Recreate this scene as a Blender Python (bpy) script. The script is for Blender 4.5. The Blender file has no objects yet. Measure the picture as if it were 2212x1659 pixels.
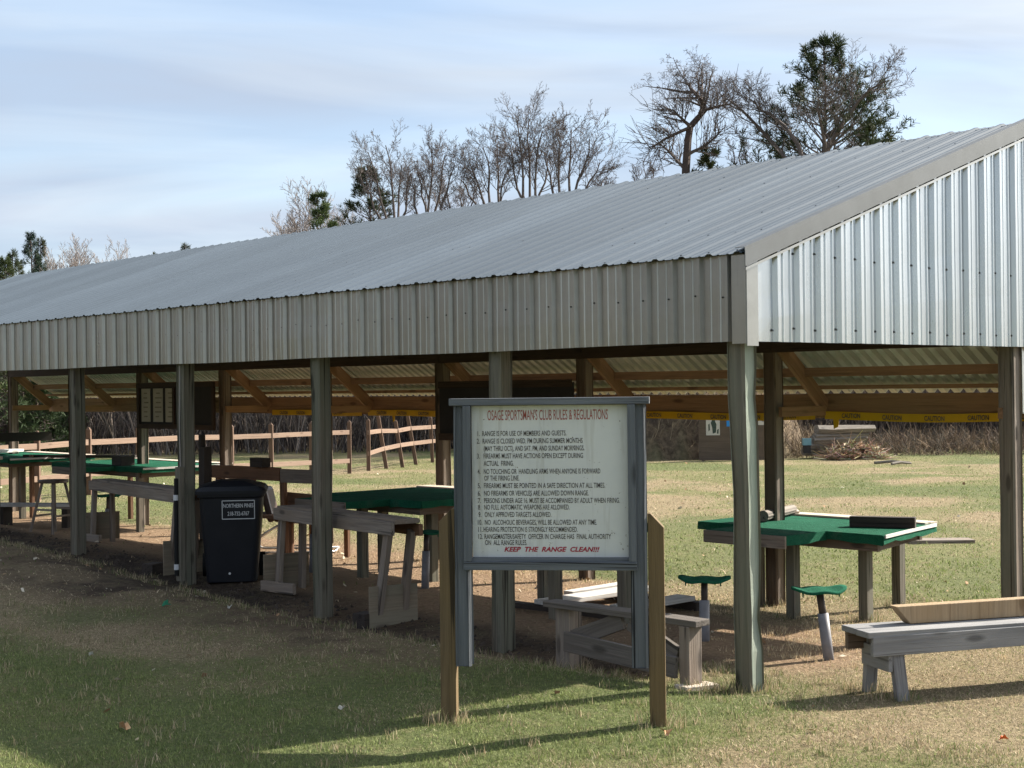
import bpy, math, random
import numpy as np
from mathutils import Vector, Matrix

# ------------------------------------------------------------------ camera, sky, sun, exposure
SC = bpy.context.scene
COL = SC.collection
R = math.radians
CAM = np.array([-7.5938, -6.1244, 1.95])
CR = np.array([0.7411, -0.6713, -0.01145])
CU = np.array([0.00604, -0.01040, 0.99993])
CF = np.array([0.67146, 0.74104, 0.00304])
cam = bpy.data.cameras.new('camera')
cam.sensor_width = 36.0
cam.lens = 36.0 * 3181.3 / 2212.0
cam.clip_start = 0.1
cam.clip_end = 2000
camo = bpy.data.objects.new('camera', cam)
COL.objects.link(camo)
r_ = Vector(CR).normalized(); f_ = Vector(CF).normalized(); u_ = r_.cross(f_); r_ = f_.cross(u_)
camo.matrix_world = Matrix(((r_.x, u_.x, -f_.x, CAM[0]), (r_.y, u_.y, -f_.y, CAM[1]), (r_.z, u_.z, -f_.z, CAM[2]), (0, 0, 0, 1)))
SC.camera = camo

SUN_EL, SUN_AZ = R(33.0), R(-13.5)          # azimuth measured from +X (down range), counter-clockwise
tosun = Vector((math.cos(SUN_EL) * math.cos(SUN_AZ), math.cos(SUN_EL) * math.sin(SUN_AZ), math.sin(SUN_EL)))
sl = bpy.data.lights.new('sun', 'SUN')
sl.energy = 5.0
sl.angle = R(0.5)
sl.color = (1.0, 0.93, 0.82)
so = bpy.data.objects.new('sun', sl)
so.rotation_euler = tosun.to_track_quat('Z', 'Y').to_euler()
COL.objects.link(so)

W = bpy.data.worlds.new('World')
SC.world = W
W.use_nodes = True
nt = W.node_tree
for n in list(nt.nodes):
    nt.nodes.remove(n)
def N(t, kind, **kw):
    n = t.nodes.new(kind)
    for k, v in kw.items():
        setattr(n, k, v)
    return n
wo = N(nt, 'ShaderNodeOutputWorld'); bg = N(nt, 'ShaderNodeBackground'); sky = N(nt, 'ShaderNodeTexSky')
sky.sky_type = 'NISHITA'; sky.sun_disc = False; sky.sun_elevation = SUN_EL
sky.sun_rotation = math.atan2(tosun.x, tosun.y)
sky.air_density = 1.0; sky.dust_density = 0.6; sky.ozone_density = 1.5
bg.inputs['Strength'].default_value = 0.079
tc = N(nt, 'ShaderNodeTexCoord'); sep = N(nt, 'ShaderNodeSeparateXYZ')
nt.links.new(tc.outputs['Generated'], sep.inputs[0])
addz = N(nt, 'ShaderNodeMath', operation='ADD'); addz.inputs[1].default_value = 0.22
mx = N(nt, 'ShaderNodeMath', operation='MAXIMUM'); mx.inputs[1].default_value = 0.05
nt.links.new(sep.outputs['Z'], addz.inputs[0]); nt.links.new(addz.outputs[0], mx.inputs[0])
dx = N(nt, 'ShaderNodeMath', operation='DIVIDE'); dy = N(nt, 'ShaderNodeMath', operation='DIVIDE')
nt.links.new(sep.outputs['X'], dx.inputs[0]); nt.links.new(mx.outputs[0], dx.inputs[1])
nt.links.new(sep.outputs['Y'], dy.inputs[0]); nt.links.new(mx.outputs[0], dy.inputs[1])
cmb = N(nt, 'ShaderNodeCombineXYZ')
nt.links.new(dx.outputs[0], cmb.inputs['X']); nt.links.new(dy.outputs[0], cmb.inputs['Y'])
mr = N(nt, 'ShaderNodeMapping'); mr.inputs['Rotation'].default_value = (0, 0, R(38))
mp = N(nt, 'ShaderNodeMapping'); mp.inputs['Scale'].default_value = (0.75, 1.9, 1); mp.inputs['Location'].default_value = (3.3, 1.7, 0)
nt.links.new(cmb.outputs[0], mr.inputs[0]); nt.links.new(mr.outputs[0], mp.inputs[0])
cn = N(nt, 'ShaderNodeTexNoise'); cn.inputs['Scale'].default_value = 1.0; cn.inputs['Detail'].default_value = 6; cn.inputs['Roughness'].default_value = 0.48
cn.inputs['Distortion'].default_value = 0.35
nt.links.new(mp.outputs[0], cn.inputs['Vector'])
cr = N(nt, 'ShaderNodeMapRange'); cr.inputs['From Min'].default_value = 0.40; cr.inputs['From Max'].default_value = 0.60
cr.inputs['To Min'].default_value = 0.55; cr.inputs['To Max'].default_value = 1.0
nt.links.new(cn.outputs[0], cr.inputs[0])
mixc = N(nt, 'ShaderNodeMix', data_type='RGBA')
cn2 = N(nt, 'ShaderNodeTexNoise'); cn2.inputs['Scale'].default_value = 1.35; cn2.inputs['Detail'].default_value = 5; cn2.inputs['Roughness'].default_value = 0.5; cn2.inputs['Distortion'].default_value = 0.8
nt.links.new(mp.outputs[0], cn2.inputs['Vector'])
c2 = N(nt, 'ShaderNodeMapRange'); c2.inputs['From Min'].default_value = 0.36; c2.inputs['From Max'].default_value = 0.62; nt.links.new(cn2.outputs[0], c2.inputs[0])
cc_ = N(nt, 'ShaderNodeMix', data_type='RGBA'); cc_.inputs['A'].default_value = (2.55, 3.05, 3.85, 1); cc_.inputs['B'].default_value = (3.55, 4.00, 4.55, 1)
nt.links.new(c2.outputs[0], cc_.inputs['Factor']); nt.links.new(cc_.outputs['Result'], mixc.inputs['B'])
nt.links.new(cr.outputs[0], mixc.inputs['Factor']); nt.links.new(sky.outputs[0], mixc.inputs['A'])
# thin cirrus scatters a broad bright aureole round the sun
vm = N(nt, 'ShaderNodeVectorMath', operation='DOT_PRODUCT'); vm.inputs[1].default_value = tosun
nv_ = N(nt, 'ShaderNodeVectorMath', operation='NORMALIZE'); nt.links.new(tc.outputs['Generated'], nv_.inputs[0]); nt.links.new(nv_.outputs[0], vm.inputs[0])
m0 = N(nt, 'ShaderNodeMath', operation='MAXIMUM'); m0.inputs[1].default_value = 0.0; nt.links.new(vm.outputs['Value'], m0.inputs[0])
m1 = N(nt, 'ShaderNodeMath', operation='POWER'); m1.inputs[1].default_value = 13.0; nt.links.new(m0.outputs[0], m1.inputs[0])
m2 = N(nt, 'ShaderNodeMath', operation='MULTIPLY'); m2.inputs[1].default_value = 26.0; nt.links.new(m1.outputs[0], m2.inputs[0])
gl = N(nt, 'ShaderNodeMix', data_type='RGBA'); gl.blend_type = 'ADD'; gl.clamp_result = False
gm_ = N(nt, 'ShaderNodeVectorMath', operation='SCALE'); gm_.inputs[0].default_value = (1.0, 0.96, 0.88); nt.links.new(m2.outputs[0], gm_.inputs['Scale'])
gl.inputs['Factor'].default_value = 1.0
nt.links.new(mixc.outputs['Result'], gl.inputs['A']); nt.links.new(gm_.outputs[0], gl.inputs['B'])
nt.links.new(gl.outputs['Result'], bg.inputs['Color']); nt.links.new(bg.outputs[0], wo.inputs[0])

SC.view_settings.view_transform = 'Standard'
SC.view_settings.look = 'None'
SC.view_settings.gamma = 1.0
SC.view_settings.exposure = 1.42
SC.view_settings.use_curve_mapping = False
SC.cycles.max_bounces = 8
SC.cycles.use_denoising = True

rnd = random.Random(7)
nrg = np.random.default_rng(11)

# ------------------------------------------------------------------ materials
def newmat(name):
    m = bpy.data.materials.new(name); m.use_nodes = True
    t = m.node_tree
    for n in list(t.nodes):
        t.nodes.remove(n)
    o = N(t, 'ShaderNodeOutputMaterial'); b = N(t, 'ShaderNodeBsdfPrincipled')
    t.links.new(b.outputs[0], o.inputs[0])
    return m, t, b

def c4(c):
    return (c[0], c[1], c[2], 1)

def mixrgb(t, fac, a, b):
    n = N(t, 'ShaderNodeMix', data_type='RGBA')
    for sock, v in (('Factor', fac), ('A', a), ('B', b)):
        if hasattr(v, 'is_linked'):
            t.links.new(v, n.inputs[sock])
        elif sock == 'Factor':
            n.inputs[sock].default_value = v
        else:
            n.inputs[sock].default_value = c4(v)
    return n.outputs['Result']

def noise(t, vec, scale, detail=4, rough=0.55, dist=0.0, lo=0.35, hi=0.65):
    n = N(t, 'ShaderNodeTexNoise'); n.inputs['Scale'].default_value = scale; n.inputs['Detail'].default_value = detail
    n.inputs['Roughness'].default_value = rough; n.inputs['Distortion'].default_value = dist
    t.links.new(vec, n.inputs['Vector'])
    m = N(t, 'ShaderNodeMapRange'); m.inputs['From Min'].default_value = lo; m.inputs['From Max'].default_value = hi
    t.links.new(n.outputs[0], m.inputs[0])
    return m.outputs[0]

def scaled(t, vec, s):
    m = N(t, 'ShaderNodeMapping'); m.inputs['Scale'].default_value = s
    t.links.new(vec, m.inputs[0]); return m.outputs[0]

def bump(t, b, h, strength, dist=0.01):
    n = N(t, 'ShaderNodeBump'); n.inputs['Strength'].default_value = strength; n.inputs['Distance'].default_value = dist
    t.links.new(h, n.inputs['Height']); t.links.new(n.outputs[0], b.inputs['Normal'])

def wood(name, ca, cb, cc, rough=0.8, crack=0.6, patch=None, patch_amt=0.6):
    """weathered board: grain along the board's own length (attribute 'grain'), knots, cracks, blotches"""
    m, t, b = newmat(name)
    at = N(t, 'ShaderNodeAttribute'); at.attribute_name = 'grain'
    v = at.outputs['Vector']
    g1 = noise(t, scaled(t, v, (1.5, 44, 44)), 1.0, 7, 0.68, 0.5, 0.33, 0.67)
    g2 = noise(t, scaled(t, v, (1.1, 4, 4)), 1.3, 3, 0.5, 0.2, 0.35, 0.65)
    ck = noise(t, scaled(t, v, (0.7, 34, 34)), 1.0, 2, 0.5, 0.8, 0.61, 0.67)
    vor = N(t, 'ShaderNodeTexVoronoi'); vor.inputs['Scale'].default_value = 1.0
    t.links.new(scaled(t, v, (2.1, 7, 7)), vor.inputs['Vector'])
    kn = N(t, 'ShaderNodeMapRange'); kn.inputs['From Min'].default_value = 0.10; kn.inputs['From Max'].default_value = 0.20
    kn.inputs['To Min'].default_value = 0.85; kn.inputs['To Max'].default_value = 0.0
    t.links.new(vor.outputs['Distance'], kn.inputs[0])
    col = mixrgb(t, g1, ca, cb)
    mm = N(t, 'ShaderNodeMath', operation='MULTIPLY'); mm.inputs[1].default_value = patch_amt
    t.links.new(g2, mm.inputs[0])
    col = mixrgb(t, mm.outputs[0], col, patch or [0.6 * x for x in ca])
    km = N(t, 'ShaderNodeMath', operation='MULTIPLY'); km.inputs[1].default_value = 0.75
    t.links.new(kn.outputs[0], km.inputs[0])
    col = mixrgb(t, km.outputs[0], col, cc)
    cm = N(t, 'ShaderNodeMath', operation='MULTIPLY'); cm.inputs[1].default_value = crack
    t.links.new(ck, cm.inputs[0])
    col = mixrgb(t, cm.outputs[0], col, cc)
    t.links.new(col, b.inputs['Base Color'])
    b.inputs['Roughness'].default_value = rough; b.inputs['Specular IOR Level'].default_value = 0.25
    bump(t, b, g1, 0.6, 0.004)
    return m

def plain(name, ca, cb=None, rough=0.6, scale=6.0, metallic=0.0, spec=0.3, bmp=0.0, bscale=60, detail=5):
    m, t, b = newmat(name)
    tcn = N(t, 'ShaderNodeTexCoord')
    f = noise(t, tcn.outputs['Object'], scale, detail, 0.6, 0.2, 0.3, 0.7)
    t.links.new(mixrgb(t, f, ca, cb or [0.75 * x for x in ca]), b.inputs['Base Color'])
    b.inputs['Roughness'].default_value = rough; b.inputs['Metallic'].default_value = metallic
    b.inputs['Specular IOR Level'].default_value = spec
    if bmp:
        bump(t, b, noise(t, tcn.outputs['Object'], bscale, 4, 0.6, 0, 0.3, 0.7), bmp, 0.01)
    return m

def sheetmetal(name, ca, cb, rough, metallic, stretch, wob=0.12, along=1, spec=0.5, dirt=0.35):
    """galvanised sheet: per-sheet tint, spangle, weather streaks running down the sheet"""
    m, t, b = newmat(name)
    tcn = N(t, 'ShaderNodeTexCoord'); co = tcn.outputs['Object']
    f = noise(t, scaled(t, co, stretch), 1.0, 6, 0.6, 0.3, 0.3, 0.7)
    f2 = noise(t, co, 9.0, 6, 0.7, 0.2, 0.42, 0.75)
    st = [1.2, 1.2, 1.2]; st[along] = 26
    f3 = noise(t, scaled(t, co, st), 1.0, 4, 0.6, 0.2, 0.50, 0.72)
    sx = N(t, 'ShaderNodeSeparateXYZ'); t.links.new(co, sx.inputs[0])
    dv = N(t, 'ShaderNodeMath', operation='DIVIDE'); dv.inputs[1].default_value = 0.942; t.links.new(sx.outputs[along], dv.inputs[0])
    fl = N(t, 'ShaderNodeMath', operation='FLOOR'); t.links.new(dv.outputs[0], fl.inputs[0])
    wn = N(t, 'ShaderNodeTexWhiteNoise', noise_dimensions='1D'); t.links.new(fl.outputs[0], wn.inputs['W'])
    col = mixrgb(t, f, ca, cb)
    def mul(x, k):
        q = N(t, 'ShaderNodeMath', operation='MULTIPLY'); q.inputs[1].default_value = k; t.links.new(x, q.inputs[0]); return q.outputs[0]
    col = mixrgb(t, mul(wn.outputs['Value'], 0.65), col, [0.80 * x for x in cb])
    col = mixrgb(t, mul(f2, dirt), col, [0.72 * x for x in cb])
    col = mixrgb(t, mul(f3, dirt), col, [0.62 * cb[0], 0.60 * cb[1], 0.56 * cb[2]])
    t.links.new(col, b.inputs['Base Color'])
    rr = N(t, 'ShaderNodeMapRange'); rr.inputs['To Min'].default_value = rough; rr.inputs['To Max'].default_value = rough + 0.08
    t.links.new(f, rr.inputs[0]); t.links.new(rr.outputs[0], b.inputs['Roughness'])
    b.inputs['Metallic'].default_value = metallic; b.inputs['Specular IOR Level'].default_value = spec
    bump(t, b, noise(t, co, 2.2, 2, 0.5, 0, 0.2, 0.8), wob, 0.02)
    return m

def attrmat(name, attr='Col', rough=0.8, trans=0.0, spec=0.2, noise_amt=0.0, nscale=8):
    m, t, b = newmat(name)
    a = N(t, 'ShaderNodeAttribute'); a.attribute_name = attr
    col = a.outputs['Color']
    if noise_amt:
        tcn = N(t, 'ShaderNodeTexCoord')
        f = noise(t, tcn.outputs['Object'], nscale, 4, 0.6, 0, 0.3, 0.7)
        mm = N(t, 'ShaderNodeMath', operation='MULTIPLY'); mm.inputs[1].default_value = noise_amt
        t.links.new(f, mm.inputs[0])
        col = mixrgb(t, mm.outputs[0], col, (0.02, 0.015, 0.01))
    t.links.new(col, b.inputs['Base Color'])
    b.inputs['Roughness'].default_value = rough; b.inputs['Specular IOR Level'].default_value = spec
    if trans:
        o = [n for n in t.nodes if n.type == 'OUTPUT_MATERIAL'][0]
        tr = N(t, 'ShaderNodeBsdfTranslucent'); ms = N(t, 'ShaderNodeMixShader'); ms.inputs[0].default_value = trans
        t.links.new(col, tr.inputs[0]); t.links.new(b.outputs[0], ms.inputs[1]); t.links.new(tr.outputs[0], ms.inputs[2])
        t.links.new(ms.outputs[0], o.inputs[0])
    return m

M = {}
M['post'] = wood('post_wood', (0.215, 0.185, 0.145), (0.095, 0.083, 0.066), (0.022, 0.018, 0.014), crack=0.9, patch=(0.135, 0.138, 0.102), patch_amt=0.75)
M['sunlit_green'] = wood('pale_green_sunlit_face', (0.33, 0.385, 0.315), (0.255, 0.305, 0.245), (0.06, 0.05, 0.035), crack=0.3, patch=(0.29, 0.30, 0.25), patch_amt=0.5)  # paler green copy of the post wood, sunlight put into its colour
M['post_dark'] = wood('post_dark_brown', (0.135, 0.092, 0.066), (0.085, 0.058, 0.042), (0.02, 0.015, 0.012), patch=(0.20, 0.165, 0.13), patch_amt=0.5)  # dark brown wood; gives the far posts their shaded sides by colour
M['framing'] = wood('framing_lumber', (0.275, 0.165, 0.092), (0.175, 0.102, 0.056), (0.055, 0.03, 0.018), crack=0.35, patch=(0.27, 0.155, 0.08), patch_amt=0.6)
M['header'] = wood('header_lumber', (0.07, 0.045, 0.032), (0.045, 0.03, 0.022), (0.015, 0.01, 0.008))
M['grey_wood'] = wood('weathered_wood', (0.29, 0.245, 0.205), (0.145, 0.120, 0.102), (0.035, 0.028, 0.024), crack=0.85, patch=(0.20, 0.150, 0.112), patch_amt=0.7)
M['pale_wood'] = wood('sun_bleached_wood', (0.62, 0.54, 0.45), (0.48, 0.41, 0.33), (0.15, 0.11, 0.08), crack=0.35, patch=(0.52, 0.45, 0.38))
M['brown_wood'] = wood('brown_wood', (0.24, 0.13, 0.075), (0.16, 0.085, 0.05), (0.04, 0.025, 0.015))
M['treated'] = wood('treated_post_wood', (0.172, 0.122, 0.068), (0.092, 0.064, 0.036), (0.025, 0.018, 0.01), crack=0.9, patch=(0.17, 0.115, 0.05))
M['sign_paint'] = wood('blue_grey_paint', (0.162, 0.172, 0.186), (0.090, 0.099, 0.112), (0.018, 0.018, 0.019), crack=0.95, patch=(0.112, 0.118, 0.126), patch_amt=0.7)
M['fence_wood'] = wood('fence_cedar', (0.27, 0.185, 0.135), (0.18, 0.12, 0.088), (0.10, 0.06, 0.04), crack=0.3, patch=(0.26, 0.18, 0.13))
M['fence_post'] = wood('fence_post_wood', (0.17, 0.105, 0.072), (0.11, 0.068, 0.047), (0.04, 0.025, 0.018))
M['target_ply'] = wood('dark_target_plywood', (0.135, 0.100, 0.072), (0.095, 0.070, 0.050), (0.04, 0.03, 0.022), crack=0.3)
M['bench_paint'] = wood('grey_bench_paint', (0.225, 0.222, 0.224), (0.145, 0.143, 0.146), (0.045, 0.043, 0.042), patch=(0.29, 0.285, 0.28), patch_amt=0.7)
M['white_paint'] = wood('flaking_white_paint', (0.66, 0.64, 0.61), (0.52, 0.50, 0.47), (0.2, 0.17, 0.14), crack=0.4)
M['new_lumber'] = wood('new_lumber', (0.38, 0.275, 0.170), (0.26, 0.185, 0.112), (0.10, 0.055, 0.025), crack=0.4, patch=(0.33, 0.225, 0.125))
M['shade_wood'] = wood('shaded_grey_wood', (0.165, 0.145, 0.128), (0.088, 0.077, 0.068), (0.03, 0.025, 0.02), crack=0.8, patch=(0.12, 0.10, 0.085))  # darker copy of the weathered wood: the low bench's shade as colour
M['log'] = wood('grey_log', (0.26, 0.225, 0.19), (0.14, 0.12, 0.10), (0.03, 0.025, 0.02), crack=0.9)
M['block'] = wood('creosote_timber', (0.060, 0.047, 0.040), (0.036, 0.029, 0.025), (0.012, 0.01, 0.01))
M['plywood'] = wood('old_plywood', (0.27, 0.215, 0.155), (0.19, 0.15, 0.105), (0.07, 0.05, 0.04), crack=0.2, patch=(0.20, 0.19, 0.14))
M['roof'] = sheetmetal('galvanised_roof', (0.118, 0.146, 0.176), (0.100, 0.125, 0.152), 0.62, 0.0, (0.5, 1.2, 0.5), 0.05, 1, 0.22, 0.25)
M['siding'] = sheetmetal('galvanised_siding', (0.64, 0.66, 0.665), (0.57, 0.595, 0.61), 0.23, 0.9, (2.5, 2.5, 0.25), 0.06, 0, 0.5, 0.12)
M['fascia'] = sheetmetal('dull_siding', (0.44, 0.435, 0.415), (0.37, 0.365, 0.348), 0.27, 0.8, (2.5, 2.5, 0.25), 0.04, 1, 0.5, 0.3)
M['trim'] = sheetmetal('galvanised_trim', (0.135, 0.146, 0.154), (0.108, 0.118, 0.125), 0.5, 0.3, (1, 1, 1), 0.10)
M['awning'] = sheetmetal('awning_sheet', (0.56, 0.57, 0.53), (0.46, 0.47, 0.44), 0.55, 0.15, (0.5, 2, 0.5), 0.05, 1, 0.4, 0.4)
M['screw'] = plain('screw_head', (0.05, 0.05, 0.05), rough=0.5)
m, t, b = newmat('green_carpet'); co = N(t, 'ShaderNodeTexCoord').outputs['Object']
col = mixrgb(t, noise(t, co, 5, 6, 0.7, 0.4, 0.3, 0.7), (0.008, 0.080, 0.044), (0.020, 0.125, 0.072))
col = mixrgb(t, noise(t, co, 2.3, 5, 0.7, 0.6, 0.57, 0.78), col, (0.060, 0.125, 0.080))
col = mixrgb(t, noise(t, co, 130, 2, 0.5, 0, 0.52, 0.75), col, (0.003, 0.035, 0.020))
t.links.new(col, b.inputs['Base Color']); b.inputs['Roughness'].default_value = 0.97; b.inputs['Specular IOR Level'].default_value = 0.08
bump(t, b, noise(t, co, 210, 3, 0.6, 0, 0.3, 0.7), 0.6, 0.006); M['carpet'] = m
m, t, b = newmat('sign_panel_white'); co = N(t, 'ShaderNodeTexCoord').outputs['Object']
col = mixrgb(t, noise(t, co, 2.4, 5, 0.6, 0.2, 0.3, 0.7), (0.63, 0.635, 0.605), (0.56, 0.57, 0.55))
col = mixrgb(t, noise(t, scaled(t, co, (14, 14, 1.1)), 1.0, 5, 0.65, 0.3, 0.54, 0.80), col, (0.40, 0.385, 0.33))
col = mixrgb(t, noise(t, co, 38, 3, 0.6, 0.2, 0.69, 0.74), col, (0.16, 0.13, 0.10))
t.links.new(col, b.inputs['Base Color']); b.inputs['Roughness'].default_value = 0.5; b.inputs['Specular IOR Level'].default_value = 0.3; M['white_panel'] = m
M['red_ink'] = plain('faded_red_ink', (0.36, 0.085, 0.06), (0.30, 0.10, 0.08), rough=0.6, scale=30)
M['crimson_ink'] = plain('crimson_ink', (0.40, 0.02, 0.045), rough=0.6, scale=30)
M['black_ink'] = plain('black_ink', (0.035, 0.032, 0.032), (0.13, 0.115, 0.10), rough=0.6, scale=22)
M['bin'] = plain('black_cart_plastic', (0.008, 0.009, 0.013), (0.013, 0.014, 0.019), rough=0.5, scale=4, spec=0.3, bmp=0.05)
M['white_ink'] = plain('white_ink', (0.62, 0.63, 0.65), rough=0.5)
M['rubber'] = plain('black_rubber', (0.012, 0.012, 0.012), rough=0.8)
M['tape'] = plain('caution_tape_yellow', (0.60, 0.355, 0.014), (0.53, 0.31, 0.01), rough=0.35, scale=3)
M['paper'] = plain('white_paper', (0.50, 0.47, 0.40), (0.42, 0.40, 0.35), rough=0.8, scale=5)
M['board'] = plain('dark_board', (0.022, 0.021, 0.023), (0.035, 0.032, 0.032), rough=0.85, scale=3)
M['blue'] = plain('bright_blue_paper', (0.03, 0.25, 0.62), rough=0.7)
M['steel'] = plain('chrome_tube', (0.62, 0.61, 0.58), (0.5, 0.48, 0.45), rough=0.3, metallic=0.8)
M['pipe'] = plain('painted_pipe', (0.21, 0.21, 0.23), (0.13, 0.125, 0.13), rough=0.5, scale=9)
M['dark_pipe'] = plain('dark_pipe', (0.04, 0.035, 0.032), (0.07, 0.05, 0.04), rough=0.55, scale=12)
M['vinyl'] = plain('brown_vinyl', (0.050, 0.028, 0.022), (0.075, 0.045, 0.035), rough=0.42, scale=6, spec=0.5)
M['bark'] = plain('bare_bark', (0.150, 0.122, 0.110), (0.090, 0.074, 0.068), rough=0.9, scale=3)
M['pale_bark'] = plain('pale_aspen_bark', (0.33, 0.29, 0.26), (0.24, 0.205, 0.185), rough=0.9, scale=3)
M['red_bark'] = plain('red_pine_bark', (0.110, 0.076, 0.064), (0.055, 0.043, 0.040), rough=0.9, scale=2)
M['needles'] = attrmat('pine_needles', rough=0.7, trans=0.15)
M['brush'] = attrmat('brush_stems', rough=0.9)
M['blade'] = attrmat('grass_blade', rough=0.75, trans=0.25)
M['leaf'] = plain('dry_leaf', (0.42, 0.20, 0.08), (0.50, 0.36, 0.22), rough=0.8, scale=40)
M['orange_leaf'] = plain('orange_leaf', (0.60, 0.14, 0.03), (0.45, 0.08, 0.02), rough=0.8, scale=40)
M['green_scrap'] = plain('green_plastic_scrap', (0.06, 0.34, 0.20), rough=0.5)
M['cord'] = plain('grey_cord', (0.34, 0.31, 0.29), rough=0.6)

# ------------------------------------------------------------------ mesh helpers
class MB:
    def __init__(s):
        s.v = []; s.f = []; s.g = []; s.m = []; s.c = []; s.mi = 0; s.col = (1, 1, 1)
    def add(s, vs, fs, gs=None):
        o = len(s.v)
        s.v.extend([tuple(x) for x in vs]); s.g.extend([tuple(x) for x in (gs if gs is not None else vs)])
        s.c.extend([s.col] * len(vs))
        s.f.extend([tuple(i + o for i in f) for f in fs]); s.m.extend([s.mi] * len(fs))
        return s
    def bar(s, p0, p1, w, h, up=(0, 0, 1), roll=0.0):
        """a board from p0 to p1 (centre line); w = width across, h = depth along 'up'"""
        p0 = Vector(p0); p1 = Vector(p1); a = p1 - p0; L = a.length; a = a / L
        up = Vector(up)
        if abs(a.dot(up)) > 0.98:
            up = Vector((1, 0, 0))
        sd = a.cross(up).normalized(); u2 = sd.cross(a).normalized()
        if roll:
            q = Matrix.Rotation(roll, 3, a); sd = q @ sd; u2 = q @ u2
        off = (rnd.uniform(0, 90), rnd.uniform(0, 90), rnd.uniform(0, 90))
        vs = []; gs = []; n = max(1, min(10, int(L / 0.22))); k1 = rnd.uniform(-1, 1) * .0035 * min(L, 1.6); k2 = rnd.uniform(-1, 1) * .0025 * min(L, 1.6); tw = rnd.uniform(-1, 1) * .012
        for i in range(n + 1):
            q = i / n; P = p0.lerp(p1, q) + (sd * k1 + u2 * k2) * math.sin(math.pi * q)
            ca_, sa_ = math.cos(tw * (q - .5)), math.sin(tw * (q - .5)); S_ = sd * ca_ + u2 * sa_; U_ = u2 * ca_ - sd * sa_
            for (x, y) in ((-1, -1), (1, -1), (1, 1), (-1, 1)):
                vs.append(P + S_ * (x * w / 2) + U_ * (y * h / 2)); gs.append((q * L + off[0], x * w / 2 + off[1], y * h / 2 + off[2]))
        fs = [(3, 2, 1, 0), tuple(4 * n + j for j in range(4))] + [(4 * i + j, 4 * i + (j + 1) % 4, 4 * i + 4 + (j + 1) % 4, 4 * i + 4 + j) for i in range(n) for j in range(4)]
        s.add(vs, fs, gs)
        return s
    def box(s, c, d, rz=0.0):
        """axis box: centre c, dims d; grain along its longest side"""
        d = list(d); k = max(range(3), key=lambda i: d[i]); hv = [Vector((d[0] / 2, 0, 0)), Vector((0, d[1] / 2, 0)), Vector((0, 0, d[2] / 2))]
        rot = Matrix.Rotation(rz, 3, 'Z'); c = Vector(c)
        off = (rnd.uniform(0, 90), rnd.uniform(0, 90), rnd.uniform(0, 90)); vs = []; gs = []
        for z in (-1, 1):
            for (x, y) in ((-1, -1), (1, -1), (1, 1), (-1, 1)):
                l = hv[0] * x + hv[1] * y + hv[2] * z; vs.append(c + rot @ l)
                o = [l[k], l[(k + 1) % 3], l[(k + 2) % 3]]; gs.append((o[0] + off[0], o[1] + off[1], o[2] + off[2]))
        s.add(vs, [(3, 2, 1, 0), (4, 5, 6, 7), (0, 1, 5, 4), (1, 2, 6, 5), (2, 3, 7, 6), (3, 0, 4, 7)], gs)
        return s
    def prism(s, poly, z0, z1):
        n = len(poly); off = rnd.uniform(0, 90)
        vs = [(x, y, z0) for x, y in poly] + [(x, y, z1) for x, y in poly]
        fs = [tuple(range(n - 1, -1, -1)), tuple(range(n, 2 * n))] + [(i, (i + 1) % n, n + (i + 1) % n, n + i) for i in range(n)]
        s.add(vs, fs, [(v[1] + off, v[0] + off, v[2]) for v in vs]); return s
    def extrude(s, poly, d):
        """poly = 3D points of a flat outline, swept by vector d"""
        n = len(poly); d = Vector(d); A = [Vector(p) for p in poly]; vs = A + [p + d for p in A]
        fs = [tuple(range(n - 1, -1, -1)), tuple(range(n, 2 * n))] + [(i, (i + 1) % n, n + (i + 1) % n, n + i) for i in range(n)]
        off = rnd.uniform(0, 90); s.add(vs, fs, [(v.z + off, v.x + off, v.y) for v in vs]); return s
    def tube(s, pts, rad, n=8, cap=True):
        pts = [Vector(p) for p in pts]; k = len(pts)
        if not hasattr(rad, '__len__'):
            rad = [rad] * k
        a = (pts[1] - pts[0]).normalized(); ref = Vector((0, 0, 1)) if abs(a.z) < 0.9 else Vector((1, 0, 0))
        x = a.cross(ref).normalized(); vs = []; gs = []; t = 0; off = rnd.uniform(0, 90)
        for i, p in enumerate(pts):
            d = (pts[min(i + 1, k - 1)] - pts[max(i - 1, 0)]).normalized()
            x = (x - d * x.dot(d)).normalized(); y = d.cross(x)
            if i:
                t += (p - pts[i - 1]).length
            for j in range(n):
                q = 2 * math.pi * j / n; c_, s_ = math.cos(q) * rad[i], math.sin(q) * rad[i]
                vs.append(p + x * c_ + y * s_); gs.append((t + off, c_, s_))
        fs = [(i * n + j, i * n + (j + 1) % n, (i + 1) * n + (j + 1) % n, (i + 1) * n + j) for i in range(k - 1) for j in range(n)]
        if cap:
            fs += [tuple(range(n - 1, -1, -1)), tuple(range((k - 1) * n, k * n))]
        s.add(vs, fs, gs); return s
    def build(s, name, mats, parent=None, bevel=0.0, smooth=False, link=True):
        me = bpy.data.meshes.new(name)
        me.from_pydata(s.v, [], s.f)
        at = me.attributes.new('grain', 'FLOAT_VECTOR', 'POINT')
        at.data.foreach_set('vector', np.asarray(s.g, dtype=np.float32).ravel())
        if any(c != (1, 1, 1) for c in s.c[:1] + s.c[-1:]):
            ca = me.color_attributes.new('Col', 'FLOAT_COLOR', 'POINT')
            a = np.ones((len(s.v), 4), np.float32); a[:, :3] = np.asarray(s.c); ca.data.foreach_set('color', a.ravel())
        for m in (mats if isinstance(mats, (list, tuple)) else [mats]):
            me.materials.append(m)
        if any(s.m):
            me.polygons.foreach_set('material_index', s.m)
        if smooth:
            me.polygons.foreach_set('use_smooth', [True] * len(me.polygons))
        me.update()
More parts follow.
